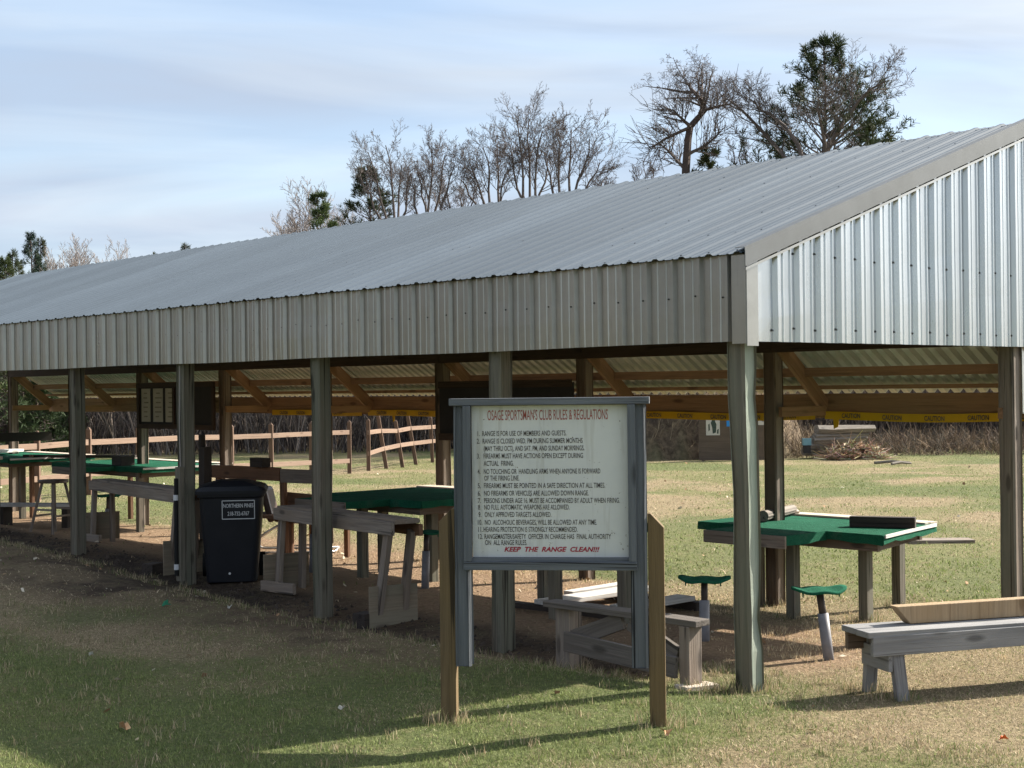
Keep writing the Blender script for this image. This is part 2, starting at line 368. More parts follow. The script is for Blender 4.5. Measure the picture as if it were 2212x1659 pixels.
        o = bpy.data.objects.new(name, me); COL.objects.link(o)
        if parent is not None:
            o.parent = parent
        if bevel:
            bm_ = o.modifiers.new('edge', 'BEVEL'); bm_.width = bevel; bm_.segments = 2; bm_.limit_method = 'ANGLE'; bm_.angle_limit = R(40)
        return o

def tag(o, label=None, cat=None, group=None, kind=None):
    if label: o['label'] = label
    if cat: o['category'] = cat
    if group: o['group'] = group
    if kind: o['kind'] = kind
    return o

def empty(name, loc=(0, 0, 0), rz=0.0, label=None, cat=None, group=None):
    o = bpy.data.objects.new(name, None); o.empty_display_size = 0.2
    o.location = loc; o.rotation_euler = (0, 0, rz); COL.objects.link(o)
    return tag(o, label, cat, group)

def copy_tree(o, parent=None, loc=None, rz=None, label=None, kids=None):
    c = o.copy(); COL.objects.link(c)
    c.parent = parent
    if loc is not None: c.location = loc
    if rz is not None: c.rotation_euler = (0, 0, rz)
    if label: c['label'] = label
    for ch in list(o.children):
        copy_tree(ch, c)
    return c

_meshcache = {}
def text_mesh(mb, txt, origin, xdir, updir, width=None, height=0.05, cond=1.0, bold=0.0, shear=0.0, align='LEFT', lift=0.0015):
    """adds flat lettering to mb: origin = baseline start (or centre), height = cap height"""
    cu = bpy.data.curves.new('t', 'FONT'); cu.body = txt; cu.size = 1.0; cu.shear = shear; cu.offset = bold; cu.fill_mode = 'FRONT'; cu.resolution_u = 3
    ob = bpy.data.objects.new('t', cu); COL.objects.link(ob)
    dg = bpy.context.evaluated_depsgraph_get(); me = ob.evaluated_get(dg).to_mesh()
    V = np.array([v.co[:] for v in me.vertices]); F = [tuple(p.vertices) for p in me.polygons]
    ob.evaluated_get(dg).to_mesh_clear()
    bpy.data.objects.remove(ob); bpy.data.curves.remove(cu)
    s = height / 0.70
    x0, x1 = V[:, 0].min(), V[:, 0].max()
    sx = s * cond if width is None else width / (x1 - x0)
    X = (V[:, 0] - (x0 if align == 'LEFT' else (x0 + x1) / 2)) * sx; Y = V[:, 1] * s
    xd = Vector(xdir).normalized(); ud = Vector(updir).normalized(); nd = xd.cross(ud); o = Vector(origin) + nd * lift
    mb.add([o + xd * float(a) + ud * float(b) for a, b in zip(X, Y)], F)

# ------------------------------------------------------------------ value noise and the lie of the land
_tab = nrg.random((256, 256))
def vnoise(x, y, s, seed=0):
    x = np.asarray(x, float) / s + seed * 17.3; y = np.asarray(y, float) / s + seed * 7.9
    xi = np.floor(x).astype(int); yi = np.floor(y).astype(int); fx = x - xi; fy = y - yi
    fx = fx * fx * (3 - 2 * fx); fy = fy * fy * (3 - 2 * fy)
    g = lambda a, b: _tab[a % 256, b % 256]
    return (g(xi, yi) * (1 - fx) + g(xi + 1, yi) * fx) * (1 - fy) + (g(xi, yi + 1) * (1 - fx) + g(xi + 1, yi + 1) * fx) * fy
def fbm(x, y, s, seed=0, o=4):
    t = 0; a = 0.5; n = 0
    for k in range(o):
        t = t + a * vnoise(x, y, s / 2 ** k, seed + k); n += a; a *= 0.55
    return t / n
def sstep(a, b, x):
    t = np.clip((np.asarray(x, float) - a) / (b - a), 0, 1); return t * t * (3 - 2 * t)
def depth_lat(x, y):
    x = np.asarray(x, float) - CAM[0]; y = np.asarray(y, float) - CAM[1]
    return x * 0.6715 + y * 0.7410, x * 0.7410 - y * 0.6715
def ground_z(x, y):
    x = np.asarray(x, float); y = np.asarray(y, float)
    z = -0.03 * np.ones_like(x + y)
    front = sstep(-0.1, -0.9, x)
    z = z + front * 0.065 + sstep(-4.6, -8.0, x) * 0.2
    z = z + sstep(4.0, 13.0, y) * 0.27 * sstep(2.6, -0.3, x)
    z = z - 0.05 * sstep(1.8, 3.2, x) * sstep(9, 2, y)
    D, L = depth_lat(x, y)
    z = z - 0.22 * sstep(14, 46, D)
    z = z - 0.05 * np.exp(-((x + 0.1) / 0.35) ** 2) * sstep(0.6, 1.8, y) * sstep(13, 11, y)
    z = z + 0.05 * (fbm(x, y, 1.1, 3) - 0.5) + 0.14 * (fbm(x, y, 6.0, 5) - 0.5) * sstep(10, 25, D)
    # shooting berm, with its steep dark front, and wooded rise behind the field
    q = ((L - 5.5) / 3.9) ** 2 + ((D - 49.0) / 5.2) ** 2
    z = z + 3.0 * np.clip(1 - q, 0, 1) ** 0.36 * (0.62 + 0.76 * fbm(x, y, 1.6, 9))
    z = z + 4.5 * sstep(58, 82, D) * (0.6 + 0.8 * fbm(x, y, 14.0, 12))
    return z
def gz(x, y):
    return float(ground_z(x, y))
def masks(x, y):
    """how bare, how straw-dry and how lush the turf is at a spot"""
    x = np.asarray(x, float); y = np.asarray(y, float); D, L = depth_lat(x, y)
    n1 = fbm(x, y, 1.6, 21); n2 = fbm(x, y, 0.55, 23); n3 = fbm(x, y, 5.0, 25)
    edge = -0.28 + 0.25 * (n1 - 0.5)
    dirt = sstep(edge - 0.12, edge + 0.12, x) * sstep(3.9, 3.0, x + 0.9 * (n1 - 0.5) + 1.2 * sstep(5, 2, y)) * sstep(0.35, 1.0, y + 0.5 * (n1 - 0.5)) * sstep(22, 20, y)
    dirt = np.maximum(dirt, sstep(0.5, 0.9, x) * sstep(2.4, 1.6, x) * sstep(-0.2, 0.3, y + 0.6 * (n1 - 0.5)) * sstep(21, 20, y) * 0.85)
    thatch = sstep(-2.0, -0.9, x + 0.9 * (n1 - 0.5)) * sstep(0.1, -0.2, x) * sstep(1.2, 2.6, y) * (0.50 + 0.38 * sstep(0.35, 0.6, n2))
    dirt = np.maximum(dirt, thatch)
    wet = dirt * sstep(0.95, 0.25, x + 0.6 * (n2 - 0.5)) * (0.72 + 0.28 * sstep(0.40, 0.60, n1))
    tan = sstep(0.42, 0.60, n1 * 0.55 + n3 * 0.45)
    tan = np.maximum(tan, sstep(-1.5, -0.2, x) * sstep(5.2, 3.8, x) * sstep(-5, -3, y) * 0.9)          # trampled margin round the shed
    tan = np.maximum(tan, sstep(0.2, 0.8, -x) * sstep(2.3, 0.9, -x + 0.8 * (n1 - 0.5)) * sstep(1, 3, y) * 0.85)
    lush = sstep(0.45, 0.68, fbm(x, y, 2.6, 31)) * (1 - dirt)
    lush = np.maximum(lush, sstep(-2.2, -3.2, x + 0.9 * (n1 - 0.5)) * (0.45 + 0.55 * sstep(0.35, 0.55, n2)))
    tan = np.where(x < -2.6, tan * 0.55, tan)
    band = np.exp(-((x - 10.5) / 3.5) ** 2) * 0.35
    lush = np.maximum(lush, .75 * np.exp(-((x - 6.5) / 2.4) ** 2) * sstep(0.3, 0.55, n1))
    tan = np.maximum(tan, band * sstep(0.3, 0.5, n3))
    return dirt, wet, np.clip(tan, 0, 1), np.clip(lush, 0, 1)

# ------------------------------------------------------------------ ground: one sheet to the horizon
def axis(lo, fine0, fine1, hi, step, mid1, mstep):
    a = list(np.arange(fine0, fine1, step)); x = fine1
    while x < mid1:
        a.append(x); x += mstep
    s = mstep
    while x < hi:
        a.append(x); s *= 1.25; x += s
    a.append(hi); x = fine0; s = step; b = []
    while x > lo:
        s = min(s * 1.3, 25); x -= s; b.append(x)
    return np.array(b[::-1] + a)
gx = axis(-500, -5.5, 6.5, 700, 0.14, 48, 0.55)
gy = axis(-500, -4.0, 16.0, 700, 0.14, 52, 0.55)
GX, GY = np.meshgrid(gx, gy, indexing='ij')
GZ = ground_z(GX, GY)
nx_, ny_ = len(gx), len(gy)
gv = np.stack([GX.ravel(), GY.ravel(), GZ.ravel()], 1)
ii = np.arange((nx_ - 1) * (ny_ - 1)); ia = ii // (ny_ - 1); ib = ii % (ny_ - 1); i0 = ia * ny_ + ib
gf = np.stack([i0, i0 + ny_, i0 + ny_ + 1, i0 + 1], 1)
gm = bpy.data.meshes.new('ground')
gm.from_pydata(gv.tolist(), [], gf.tolist())
dirt, wet, tanm, lush = masks(GX.ravel(), GY.ravel())
Dg, Lg = depth_lat(GX.ravel(), GY.ravel())
soil = np.maximum(np.clip(1.25 - (((Lg - 5.5) / 4.3) ** 2 + ((Dg - 49.0) / 5.6) ** 2), 0, 1) * 3, sstep(50, 58, Dg)).clip(0, 1)
ca = gm.color_attributes.new('mask', 'FLOAT_COLOR', 'POINT')
ca.data.foreach_set('color', np.stack([dirt, tanm, lush, wet], 1).astype(np.float32).ravel())
sa = gm.attributes.new('soil', 'FLOAT', 'POINT'); sa.data.foreach_set('value', soil.astype(np.float32))
gm.polygons.foreach_set('use_smooth', [True] * len(gm.polygons))
m, t, b = newmat('turf_and_dirt')
am = N(t, 'ShaderNodeAttribute'); am.attribute_name = 'mask'
sp = N(t, 'ShaderNodeSeparateColor'); t.links.new(am.outputs['Color'], sp.inputs[0])
aso = N(t, 'ShaderNodeAttribute'); aso.attribute_name = 'soil'
co = N(t, 'ShaderNodeTexCoord').outputs['Object']
nf = noise(t, co, 26, 6, 0.7, 0.3, 0.32, 0.68); nm = noise(t, co, 5, 5, 0.65, 0.2, 0.35, 0.65); nb = noise(t, co, 0.9, 4, 0.6, 0.2, 0.35, 0.65)
nt2 = noise(t, scaled(t, co, (1, 1, 1)), 70, 3, 0.6, 0, 0.4, 0.72)
def warp(sock, amt):
    """roughen a mask edge with noise"""
    a = N(t, 'ShaderNodeMath', operation='SUBTRACT'); a.inputs[1].default_value = 0.5; t.links.new(nm, a.inputs[0])
    c = N(t, 'ShaderNodeMath', operation='MULTIPLY_ADD'); c.inputs[1].default_value = amt; t.links.new(a.outputs[0], c.inputs[0]); t.links.new(sock, c.inputs[2])
    c.use_clamp = True; return c.outputs[0]
green = mixrgb(t, nf, (0.112, 0.122, 0.048), (0.228, 0.222, 0.100))
straw = mixrgb(t, nf, (0.190, 0.145, 0.088), (0.385, 0.305, 0.190))
lushc = mixrgb(t, nf, (0.072, 0.096, 0.034), (0.165, 0.186, 0.078))
col = mixrgb(t, warp(sp.outputs[1], 0.7), green, straw)
col = mixrgb(t, warp(sp.outputs[2], 0.6), col, lushc)
dirtc = mixrgb(t, nf, (0.20, 0.135, 0.085), (0.37, 0.255, 0.165))
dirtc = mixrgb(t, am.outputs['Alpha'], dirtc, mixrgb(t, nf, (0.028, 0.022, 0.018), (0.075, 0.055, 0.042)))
col = mixrgb(t, warp(sp.outputs[0], 0.5), col, dirtc)
litter = mixrgb(t, nf, (0.035, 0.027, 0.023), (0.105, 0.078, 0.058))
litter = mixrgb(t, nb, litter, mixrgb(t, nm, (0.07, 0.05, 0.036), (0.24, 0.18, 0.115)))
col = mixrgb(t, aso.outputs['Fac'], col, litter)
t.links.new(col, b.inputs['Base Color']); b.inputs['Roughness'].default_value = 0.95; b.inputs['Specular IOR Level'].default_value = 0.1
hh = N(t, 'ShaderNodeMath', operation='ADD'); t.links.new(nf, hh.inputs[0]); t.links.new(nm, hh.inputs[1])
bump(t, b, hh.outputs[0], 0.9, 0.03)
gm.materials.append(m)
ground = bpy.data.objects.new('ground', gm); COL.objects.link(ground); ground['kind'] = 'structure'

# ------------------------------------------------------------------ the pavilion
WF = 3.391                       # far row of posts
ZB, ZT = 2.237, 2.828
SL = 0.340                       # roof pitch
YE = 19.42
def roof_z(x):
    return ZT + SL * (x + 0.1)
FP = [0.0, 2.386, 4.81, 7.2, 9.636, 12.0, 14.4, 16.8, 19.2]
BP = [0.0, 2.384, 4.856, 7.211, 9.6, 12.047, 14.463, 16.8, 19.193]
pav = empty('shooting_pavilion', (0, 0, 0), 0, 'long open shooting shelter with ribbed grey metal roof on wooden posts', 'pavilion')

PITCH = 0.2355
def profile(width, pitch=PITCH, h=0.0135, start=0.0, minor=0.0045, crest=0.016, foot=0.034):
    pts = [(0.0, 0.0)]; s = start
    while s < width:
        for (ds, hh_) in ((-foot, 0), (-crest, h), (crest, h), (foot, 0),
                          (pitch * 0.333 - 0.012, 0), (pitch * 0.333 - 0.006, minor), (pitch * 0.333 + 0.006, minor), (pitch * 0.333 + 0.012, 0),
                          (pitch * 0.667 - 0.012, 0), (pitch * 0.667 - 0.006, minor), (pitch * 0.667 + 0.006, minor), (pitch * 0.667 + 0.012, 0)):
            q = s + ds
            if 0.0 < q < width:
                pts.append((q, hh_))
        s += pitch
    pts.append((width, 0.0)); return pts

def sheet(mb, O, a, bfun, n, prof, segs=1, wav=0.0, seed=0):
    """ribbed sheet: profile runs along a, ribs run along the vector bfun(s) -> (start point offset, end point offset)"""
    O = Vector(O); a = Vector(a).normalized(); n = Vector(n).normalized(); rows = []
    vs = []
    for (s, h) in prof:
        p0, p1 = bfun(s)
        for k in range(segs + 1):
            q = k / segs
            w = wav * (float(vnoise(s, q * 3.0, 0.5, seed)) - 0.5) * 2
            vs.append(O + a * s + Vector(p0).lerp(Vector(p1), q) + n * (h + w))
    st = segs + 1
    fs = [(i * st + k, (i + 1) * st + k, (i + 1) * st + k + 1, i * st + k + 1) for i in range(len(prof) - 1) for k in range(segs)]
    mb.add(vs, fs)

def screws(mb, pts, n, r=0.0085):
    n = Vector(n).normalized(); a = n.orthogonal().normalized(); b = n.cross(a)
    for p in pts:
        p = Vector(p); ring = [p + (a * math.cos(k * math.pi / 3) + b * math.sin(k * math.pi / 3)) * r + n * 0.001 for k in range(6)]
        top = [q + n * 0.007 - (q - p - n * 0.001) * 0.35 for q in ring]
        mb.add(ring + top, [tuple(range(6, 12))] + [(k, (k + 1) % 6, 6 + (k + 1) % 6, 6 + k) for k in range(6)])

# roof
rn = Vector((-SL, 0, 1)).normalized(); X0r, X1r = -0.175, WF + 0.17
mb = MB(); prof = profile(YE + 0.13, start=0.03)
sheet(mb, (0, -0.13, 0), (0, 1, 0), lambda s: ((X0r, 0, roof_z(X0r)), (X1r, 0, roof_z(X1r))), rn, prof, 8, 0.0035, 3)
mb.mi = 1; sc = []
k = 0; s = 0.03
while s < YE:
    for j, xx in enumerate((-0.11, 0.45, 1.06, 1.68, 2.30, 2.92, 3.45)):
        sc.append((xx + rnd.uniform(-.012, .012), -0.13 + s + 0.05 + rnd.uniform(-.008, .008), roof_z(xx)))
    s += PITCH; k += 1
screws(mb, sc, rn)
roof = mb.build('roof', [M['roof'], M['screw']], pav)
# front fascia
mb = MB()
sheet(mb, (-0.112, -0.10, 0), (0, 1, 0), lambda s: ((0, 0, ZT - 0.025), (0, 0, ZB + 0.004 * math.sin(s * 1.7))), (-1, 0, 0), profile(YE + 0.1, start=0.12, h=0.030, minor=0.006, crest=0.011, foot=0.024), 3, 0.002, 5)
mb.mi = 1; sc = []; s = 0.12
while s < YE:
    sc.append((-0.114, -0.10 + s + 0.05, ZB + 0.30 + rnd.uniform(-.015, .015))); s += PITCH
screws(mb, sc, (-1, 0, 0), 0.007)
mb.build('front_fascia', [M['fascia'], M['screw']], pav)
# gable cladding
mb = MB()
sheet(mb, (-0.02, -0.112, 0), (1, 0, 0), lambda s: ((0, 0, ZB), (0, 0, roof_z(-0.02 + s) - 0.035)), (0, -1, 0), profile(WF + 0.17, start=0.225, h=0.032, minor=0.008), 4, 0.002, 8)
mb.mi = 1; sc = []; s = 0.225
while s < WF + 0.1:
    for zz in (ZB + 0.085, ZB + 0.60 - 0.01 * s, roof_z(s) - 0.075):
        sc.append((-0.02 + s - 0.05, -0.114, zz + rnd.uniform(-.01, .01)))
    s += PITCH
screws(mb, sc, (0, -1, 0), 0.009)
mb.build('gable_cladding', [M['siding'], M['screw']], pav)
# corner trim, rake trim, eave strip
mb = MB()
mb.box((-0.142, -0.085, (ZB + ZT) / 2 - 0.025), (0.006, 0.115, ZT - ZB - 0.02)); mb.box((-0.082, -0.145, (ZB + ZT) / 2 - 0.03), (0.114, 0.006, ZT - ZB - 0.0))
mb.build('corner_trim', M['fascia'], pav)
mb = MB()
for (dy, w0, w1) in ((-0.168, 0.012, -0.088),):
    xa, xb = X0r, X1r
    mb.extrude([(xa, dy, roof_z(xa) + w0), (xb, dy, roof_z(xb) + w0), (xb, dy, roof_z(xb) + w1), (xa, dy, roof_z(xa) + w1)], (0, 0.006, 0))
    mb.extrude([(xa, dy + 0.008, roof_z(xa) + w0 + .024), (xb, dy + 0.008, roof_z(xb) + w0 + .024), (xb, dy + 0.008, roof_z(xb) + w0 + .020), (xa, dy + 0.008, roof_z(xa) + w0 + .020)], (0, 0.075, 0))
    mb.extrude([(xa, dy + .002, roof_z(xa) + w0 + .020), (xb, dy + .002, roof_z(xb) + w0 + .020), (xb, dy + .002, roof_z(xb) + w0 - .02), (xa, dy + .002, roof_z(xa) + w0 - .02)], (0, 0.006, 0))
mb.build('rake_trim', M['trim'], pav)
mb = MB()
xa, xb = -0.16, X1r
mb.extrude([(xa, -0.160, roof_z(xa) - .100), (xb, -0.160, roof_z(xb) - .100), (xb, -0.160, roof_z(xb) - .118), (xa, -0.160, roof_z(xa) - .118)], (0, 0.02, 0))
mb.build('rake_lower_strip', M['fascia'], pav)
mb = MB(); mb.bar((-0.06, -0.05, roof_z(-.06) - .10), (WF, -0.05, roof_z(WF) - .10), 0.04, 0.14); mb.build('gable_rafter', M['header'], pav)
# rear wall above the awning
mb = MB()
sheet(mb, (WF + 0.10, -0.1, 0), (0, 1, 0), lambda s: ((0, 0, 2.26), (0, 0, roof_z(WF + .1) + 0.004)), (1, 0, 0), profile(YE + 0.1, start=0.1), 1)
mb.build('rear_cladding', M['fascia'], pav)
# posts
def post_mb(x, y, z0, z1, w=0.14, lean=(0, 0), wane=0.004, seed=0):
    mb = MB(); r = random.Random(seed); n = 14; ch = 0.012; off = (r.uniform(0, 90), r.uniform(0, 90), r.uniform(0, 90))
    sec = [(-1, -1, 1, 0), (-1, -1, 0, 1), (1, -1, 0, 1), (1, -1, -1, 0), (1, 1, -1, 0), (1, 1, 0, -1), (-1, 1, 0, -1), (-1, 1, 1, 0)]
    vs = []; gs = []
    for i in range(n + 1):
        q = i / n; z = z0 + (z1 - z0) * q
        for j, (sx, sy, cx, cy) in enumerate(sec):
            wob = wane * (float(vnoise(z * 1.0, (j // 2) * 5.3 + seed * 3.1, 0.35, 2)) - 0.5) * 2
            px = sx * (w / 2 + wob) + cx * (ch + abs(wob) * 1.5); py = sy * (w / 2 + wob) + cy * (ch + abs(wob) * 1.5)
            vs.append((x + px + lean[0] * (q - .5), y + py + lean[1] * (q - .5), z)); gs.append((z + off[0], px + off[1], py + off[2]))
    fs = [(i * 8 + j, i * 8 + (j + 1) % 8, (i + 1) * 8 + (j + 1) % 8, (i + 1) * 8 + j) for i in range(n) for j in range(8)]
    fs += [tuple(range(7, -1, -1)), tuple(range(n * 8, n * 8 + 8))]
    mb.add(vs, fs, gs); return mb
for i, y in enumerate(FP):
    z0 = gz(0, y) - 0.15
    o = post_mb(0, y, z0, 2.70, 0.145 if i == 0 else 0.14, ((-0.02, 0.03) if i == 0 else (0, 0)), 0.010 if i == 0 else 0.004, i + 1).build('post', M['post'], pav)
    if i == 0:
        o.data.materials.append(M['sunlit_green'])
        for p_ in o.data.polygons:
            if p_.normal.y < -0.35: p_.material_index = 1  # side towards the sun coloured paler, as if lit
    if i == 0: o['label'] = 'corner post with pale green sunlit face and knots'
for i, y in enumerate(BP):
    z0 = gz(WF, y) - 0.15
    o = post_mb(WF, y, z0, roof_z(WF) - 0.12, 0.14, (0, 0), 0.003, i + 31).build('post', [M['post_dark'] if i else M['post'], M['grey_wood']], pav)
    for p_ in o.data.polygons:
        if p_.normal.y < -0.6: p_.material_index = 1  # sun-side faces get paler wood, so the lit side is painted on
# headers, rafters
mb = MB()
for i in range(8):
    mb.bar((-0.085, FP[i] - .06, 2.385), (-0.085, FP[i + 1] - .065, 2.385), 0.038, 0.235)
mb.build('front_header', M['header'], pav)
mb = MB()
for i in range(8):
    mb.bar((WF - 0.09, BP[i] - .06, 2.37), (WF - 0.09, BP[i + 1] - .065, 2.37), 0.038, 0.235)
mb.build('rear_header', M['header'], pav)
for i in range(9):
    mb = MB(); yy = FP[i] + 0.09
    mb.bar((-0.06, yy, roof_z(-.06) - .17), (WF + .05, yy + (BP[i] - FP[i]), roof_z(WF + .05) - .17), 0.04, 0.18); mb.build('rafter', M['header'], pav)
mb = MB()
for xx in (0.45, 1.06, 1.68, 2.30, 2.92):
    mb.bar((xx, -0.03, roof_z(xx) - .045), (xx, YE - .03, roof_z(xx) - .045), 0.09, 0.04, up=rn)
mb.build('roof_purlin', M['header'], pav)
# awning on the range side
def awn_z(x):
    return 2.335 - 0.615 * (x - WF - 0.04)
an = Vector((0.615, 0, 1)).normalized()
mb = MB(); xa, xb = WF + 0.12, WF + 0.88
sheet(mb, (0, -0.02, 0), (0, 1, 0), lambda s: ((xa, 0, awn_z(xa) + .05), (xb, 0, awn_z(xb) + .05)), an, profile(YE - .2, pitch=0.130, h=0.042, start=0.05, minor=0.0), 4, 0.003, 4)
mb.build('awning_sheet', M['awning'], pav)
YA = [-0.05] + [b + 0.0 for b in BP[1:8]] + [19.25]
for (xx, dz, w, h, nm) in ((WF + 0.35, -0.075, 0.04, 0.085, 'awning_purlin'), (WF + 0.675, -0.018, 0.09, 0.038, 'awning_ledger')):
    mb = MB()
    for i in range(8):
        mb.bar((xx, YA[i] + .004, awn_z(xx) + dz), (xx, YA[i + 1] - .004, awn_z(xx) + dz), w, h)
    mb.build(nm, M['framing'], pav)
for i in range(8):
    mb = MB(); j = rnd.uniform(-.006, .006)
    mb.bar((WF + 0.715, YA[i] + .003, 1.752 + j), (WF + 0.715, YA[i + 1] - .003, 1.752 + j), 0.038, 0.232)
    mb.build('eave_beam', M['framing'], pav)
for i, y in enumerate(BP):
    mb = MB(); yy = y - 0.092 if i else y + 0.092
    mb.bar((WF - 0.02, yy, 2.325), (WF + 0.685, yy, 1.735), 0.038, 0.14, up=(0.6, 0, 1)); mb.build('rafter_bracket', M['framing'] if i else M['header'], pav)
    mb = MB()
    mb.bar((WF - 0.07, yy - 0.04, 1.705), (WF + 0.60, yy - 0.04, 1.705), 0.038, 0.09); mb.build('bracket_tie', M['framing'], pav)
# end of the awning beside the far corner post
mb = MB()
mb.extrude([(WF + .09, -.06, 2.30), (WF + .80, -.06, 1.86), (WF + .80, -.06, 1.64), (WF + .09, -.06, 1.70)], (0, .008, 0))
mb.build('awning_end_panel', M['siding'], pav)
mb = MB(); mb.bar((WF + .10, -.075, 2.30), (WF + .86, -.075, 1.84), 0.025, 0.09, up=(.6, 0, 1)); mb.build('awning_end_board', M['pale_wood'], pav)
mb = MB(); mb.bar((WF + .16, -.08, 1.66), (WF + .75, -.08, 1.66), 0.04, 0.10); mb.build('awning_end_tie', M['white_paint'], pav)
# splice on the fourth front post, with a cord stapled down it and a dark conduit
mb = MB(); y3 = FP[3]
mb.box((-0.095, y3 - 0.03, 0.62), (0.045, 0.10, 1.15)); mb.build('splice_board', M['post'], pav)
mb = MB(); mb.tube([(-0.075, y3 - .012 + 0.008 * math.sin(z * 5), z) for z in np.arange(1.2, 2.24, 0.06)], 0.006, 6); mb.build('cord', M['cord'], pav)
mb = MB(); mb.tube([(-0.135, y3 - .02, 0.10), (-0.135, y3 - .02, 0.5), (-0.13, y3 - .02, 1.08)], 0.022, 8); cd = mb.build('conduit', M['rubber'], pav)
for zz in (0.16, 0.86):
    mb = MB(); mb.tube([(-0.135, y3 - .02, zz), (-0.135, y3 - .02, zz + .055)], 0.026, 10); mb.build('label_sticker', M['white_ink'], cd)

# caution tape along the awning beam
def tape(y0, y1, zc, seed, label, tails=()):
    t_ = empty('caution_tape', (WF + 0.69, y0, zc), 0, label, 'caution tape', 'caution tape along the eave beam')
    r = random.Random(seed); mb = MB(); L = y1 - y0; n = max(6, int(L / 0.15)); h = 0.075; vs = []
    zf = lambda y: -0.010 * math.sin(math.pi * y / L) + 0.006 * math.sin(y * 3.1 + seed)
    xf = lambda y: -0.010 + 0.007 * math.sin(y * 5 + seed)
    for k in range(n + 1):
        y = L * k / n
        vs += [(xf(y), y, zf(y) - h / 2), (xf(y) + .003, y, zf(y) + h / 2), (xf(y) + .0025, y, zf(y) - h / 2), (xf(y) + .0055, y, zf(y) + h / 2)]
    fs = []
    for k in range(n):
        a = 4 * k; fs += [(a, a + 1, a + 5, a + 4), (a + 2, a + 6, a + 7, a + 3), (a, a + 4, a + 6, a + 2), (a + 1, a + 3, a + 7, a + 5)]
    mb.add(vs, fs); mb.build('ribbon', M['tape'], t_)
    mb = MB(); y = L - 0.20
    while y > 0.25:
        text_mesh(mb, 'CAUTION', (xf(y) - 0.004, y, zf(y) - 0.021), (0, -1, 0.03 * math.sin(y * 3)), (0, 0, 1), width=0.205, height=0.042, bold=0.025, lift=0.002)
        y -= 0.44
    mb.build('lettering', M['black_ink'], t_)
    for (yt, sx_) in tails:
        mb = MB(); yy = yt - y0
        mb.extrude([(-0.004, yy - .035, -.03), (-0.004, yy + .03, -.03), (-.02, yy + .015 * sx_, -.125), (-.012, yy - .03, -.105)], (0.002, 0, 0)); mb.build('loose_tail', M['tape'], t_)
tape(0.05, 2.30, 1.655, 1, 'yellow caution tape on eave beam in the bay beside the corner post', ((2.18, 1.0),))
tape(2.42, 4.80, 1.650, 2, 'yellow caution tape on eave beam just right of the rules sign')
tape(7.26, 9.60, 1.655, 3, 'yellow caution tape on eave beam above the leaning fence posts', ((9.05, -1.0),))
tape(9.72, 11.9, 1.652, 4, 'yellow caution tape on eave beam above the black trash cart')
tape(14.55, 15.5, 1.66, 5, 'short yellow caution tape left of the paper notice board')

# notice boards hung between far posts
bo = empty('notice_board', (WF - 0.11, 13.25, 1.75), 0, 'dark notice board with three white paper sheets between far posts', 'notice board')
mb = MB(); mb.box((0, 0, 0), (0.02, 2.18, 0.60)); mb.build('panel', M['board'], bo)
mb = MB()
for dz in (-.31, .31): mb.bar((-0.012, -1.11, dz), (-0.012, 1.11, dz), 0.04, 0.07)
for dy in (-1.09, .02, 1.09): mb.bar((-0.014, dy, -.275), (-0.014, dy, .275), 0.06, 0.036, up=(1, 0, 0))
mb.build('frame', M['header'], bo)
for k, (dy, w) in enumerate(((0.87, 0.27), (0.50, 0.29), (0.14, 0.27))):
    mb = MB(); mb.box((-0.013, dy, 0.01), (0.004, w, 0.50)); mb.mi = 1
    for q in range(6):
        mb.box((-0.0160, dy + rnd.uniform(-.02, .02), 0.19 - q * 0.07), (0.001, w * rnd.uniform(.35, .7), 0.020))
    mb.build('paper_sheet', [M['paper'], plain('faded_print', (0.28, 0.26, 0.22), rough=0.9)], bo)
b2 = empty('backing_board', (WF - 0.11, 6.02, 1.70), 0, 'dark wooden board hung between far posts behind the rules sign', 'board')
mb = MB(); mb.box((0, 0, 0), (0.03, 2.2, 0.62)); mb.build('panel', M['board'], b2)
mb = MB()
for dz in (-.30, .30): mb.bar((-0.025, -1.1, dz), (-0.025, 1.1, dz), 0.02, 0.08)
mb.build('batten', M['header'], b2)

# ------------------------------------------------------------------ the rules sign
SX = np.array([-1.7935, -0.037]); srz = math.atan2(-0.905, 0.790)
sg = empty('rules_sign', (SX[0], SX[1], 0.03), srz, 'white rules board in blue-grey painted wooden frame standing on the grass', 'sign')
mb = MB(); mb.box((0, 0.0, 1.385), (0.895, 0.02, 0.90)); panel = mb.build('panel', M['white_panel'], sg)
for sx_ in (-1, 1):
    post_mb(sx_ * 0.502, 0.0, 0.335, 1.823, 0.095, (0, 0), 0.002, 50 + sx_).build('frame_post', M['sign_paint'], sg)
    mb = MB(); mb.bar((sx_ * 0.468, -0.062, 0.937), (sx_ * 0.468, -0.062, 1.823), 0.044, 0.024, up=(0, 1, 0)); mb.build('stile', M['sign_paint'], sg, 0.002)
    mb = MB(); x0, x1 = sx_ * 0.552, sx_ * 0.643; hi, lo = (1.235, 1.16) if sx_ < 0 else (1.205, 1.125)
    pl = [(x0, -0.02, -0.25), (x1, -0.02, -0.25), (x1, -0.02, lo), (x0 + (x1 - x0) * .18, -0.02, hi), (x0, -0.02, hi)]
    if sx_ < 0: pl = pl[::-1]
    n = len(pl); vs = [Vector(p) for p in pl] + [Vector(p) + Vector((0, .09, 0)) for p in pl]
    mb.add(vs, [tuple(range(n)), tuple(range(2 * n - 1, n - 1, -1))] + [((i + 1) % n, i, n + i, n + (i + 1) % n) for i in range(n)], [(v.z + 7 * sx_, v.x + 3.1, v.y) for v in vs])
    mb.build('support_post', M['treated'], sg, 0.003)
mb = MB(); mb.box((0.0, 0.0, 1.845), (1.14, 0.135, 0.040)); mb.build('top_cap', M['sign_paint'], sg, 0.003)
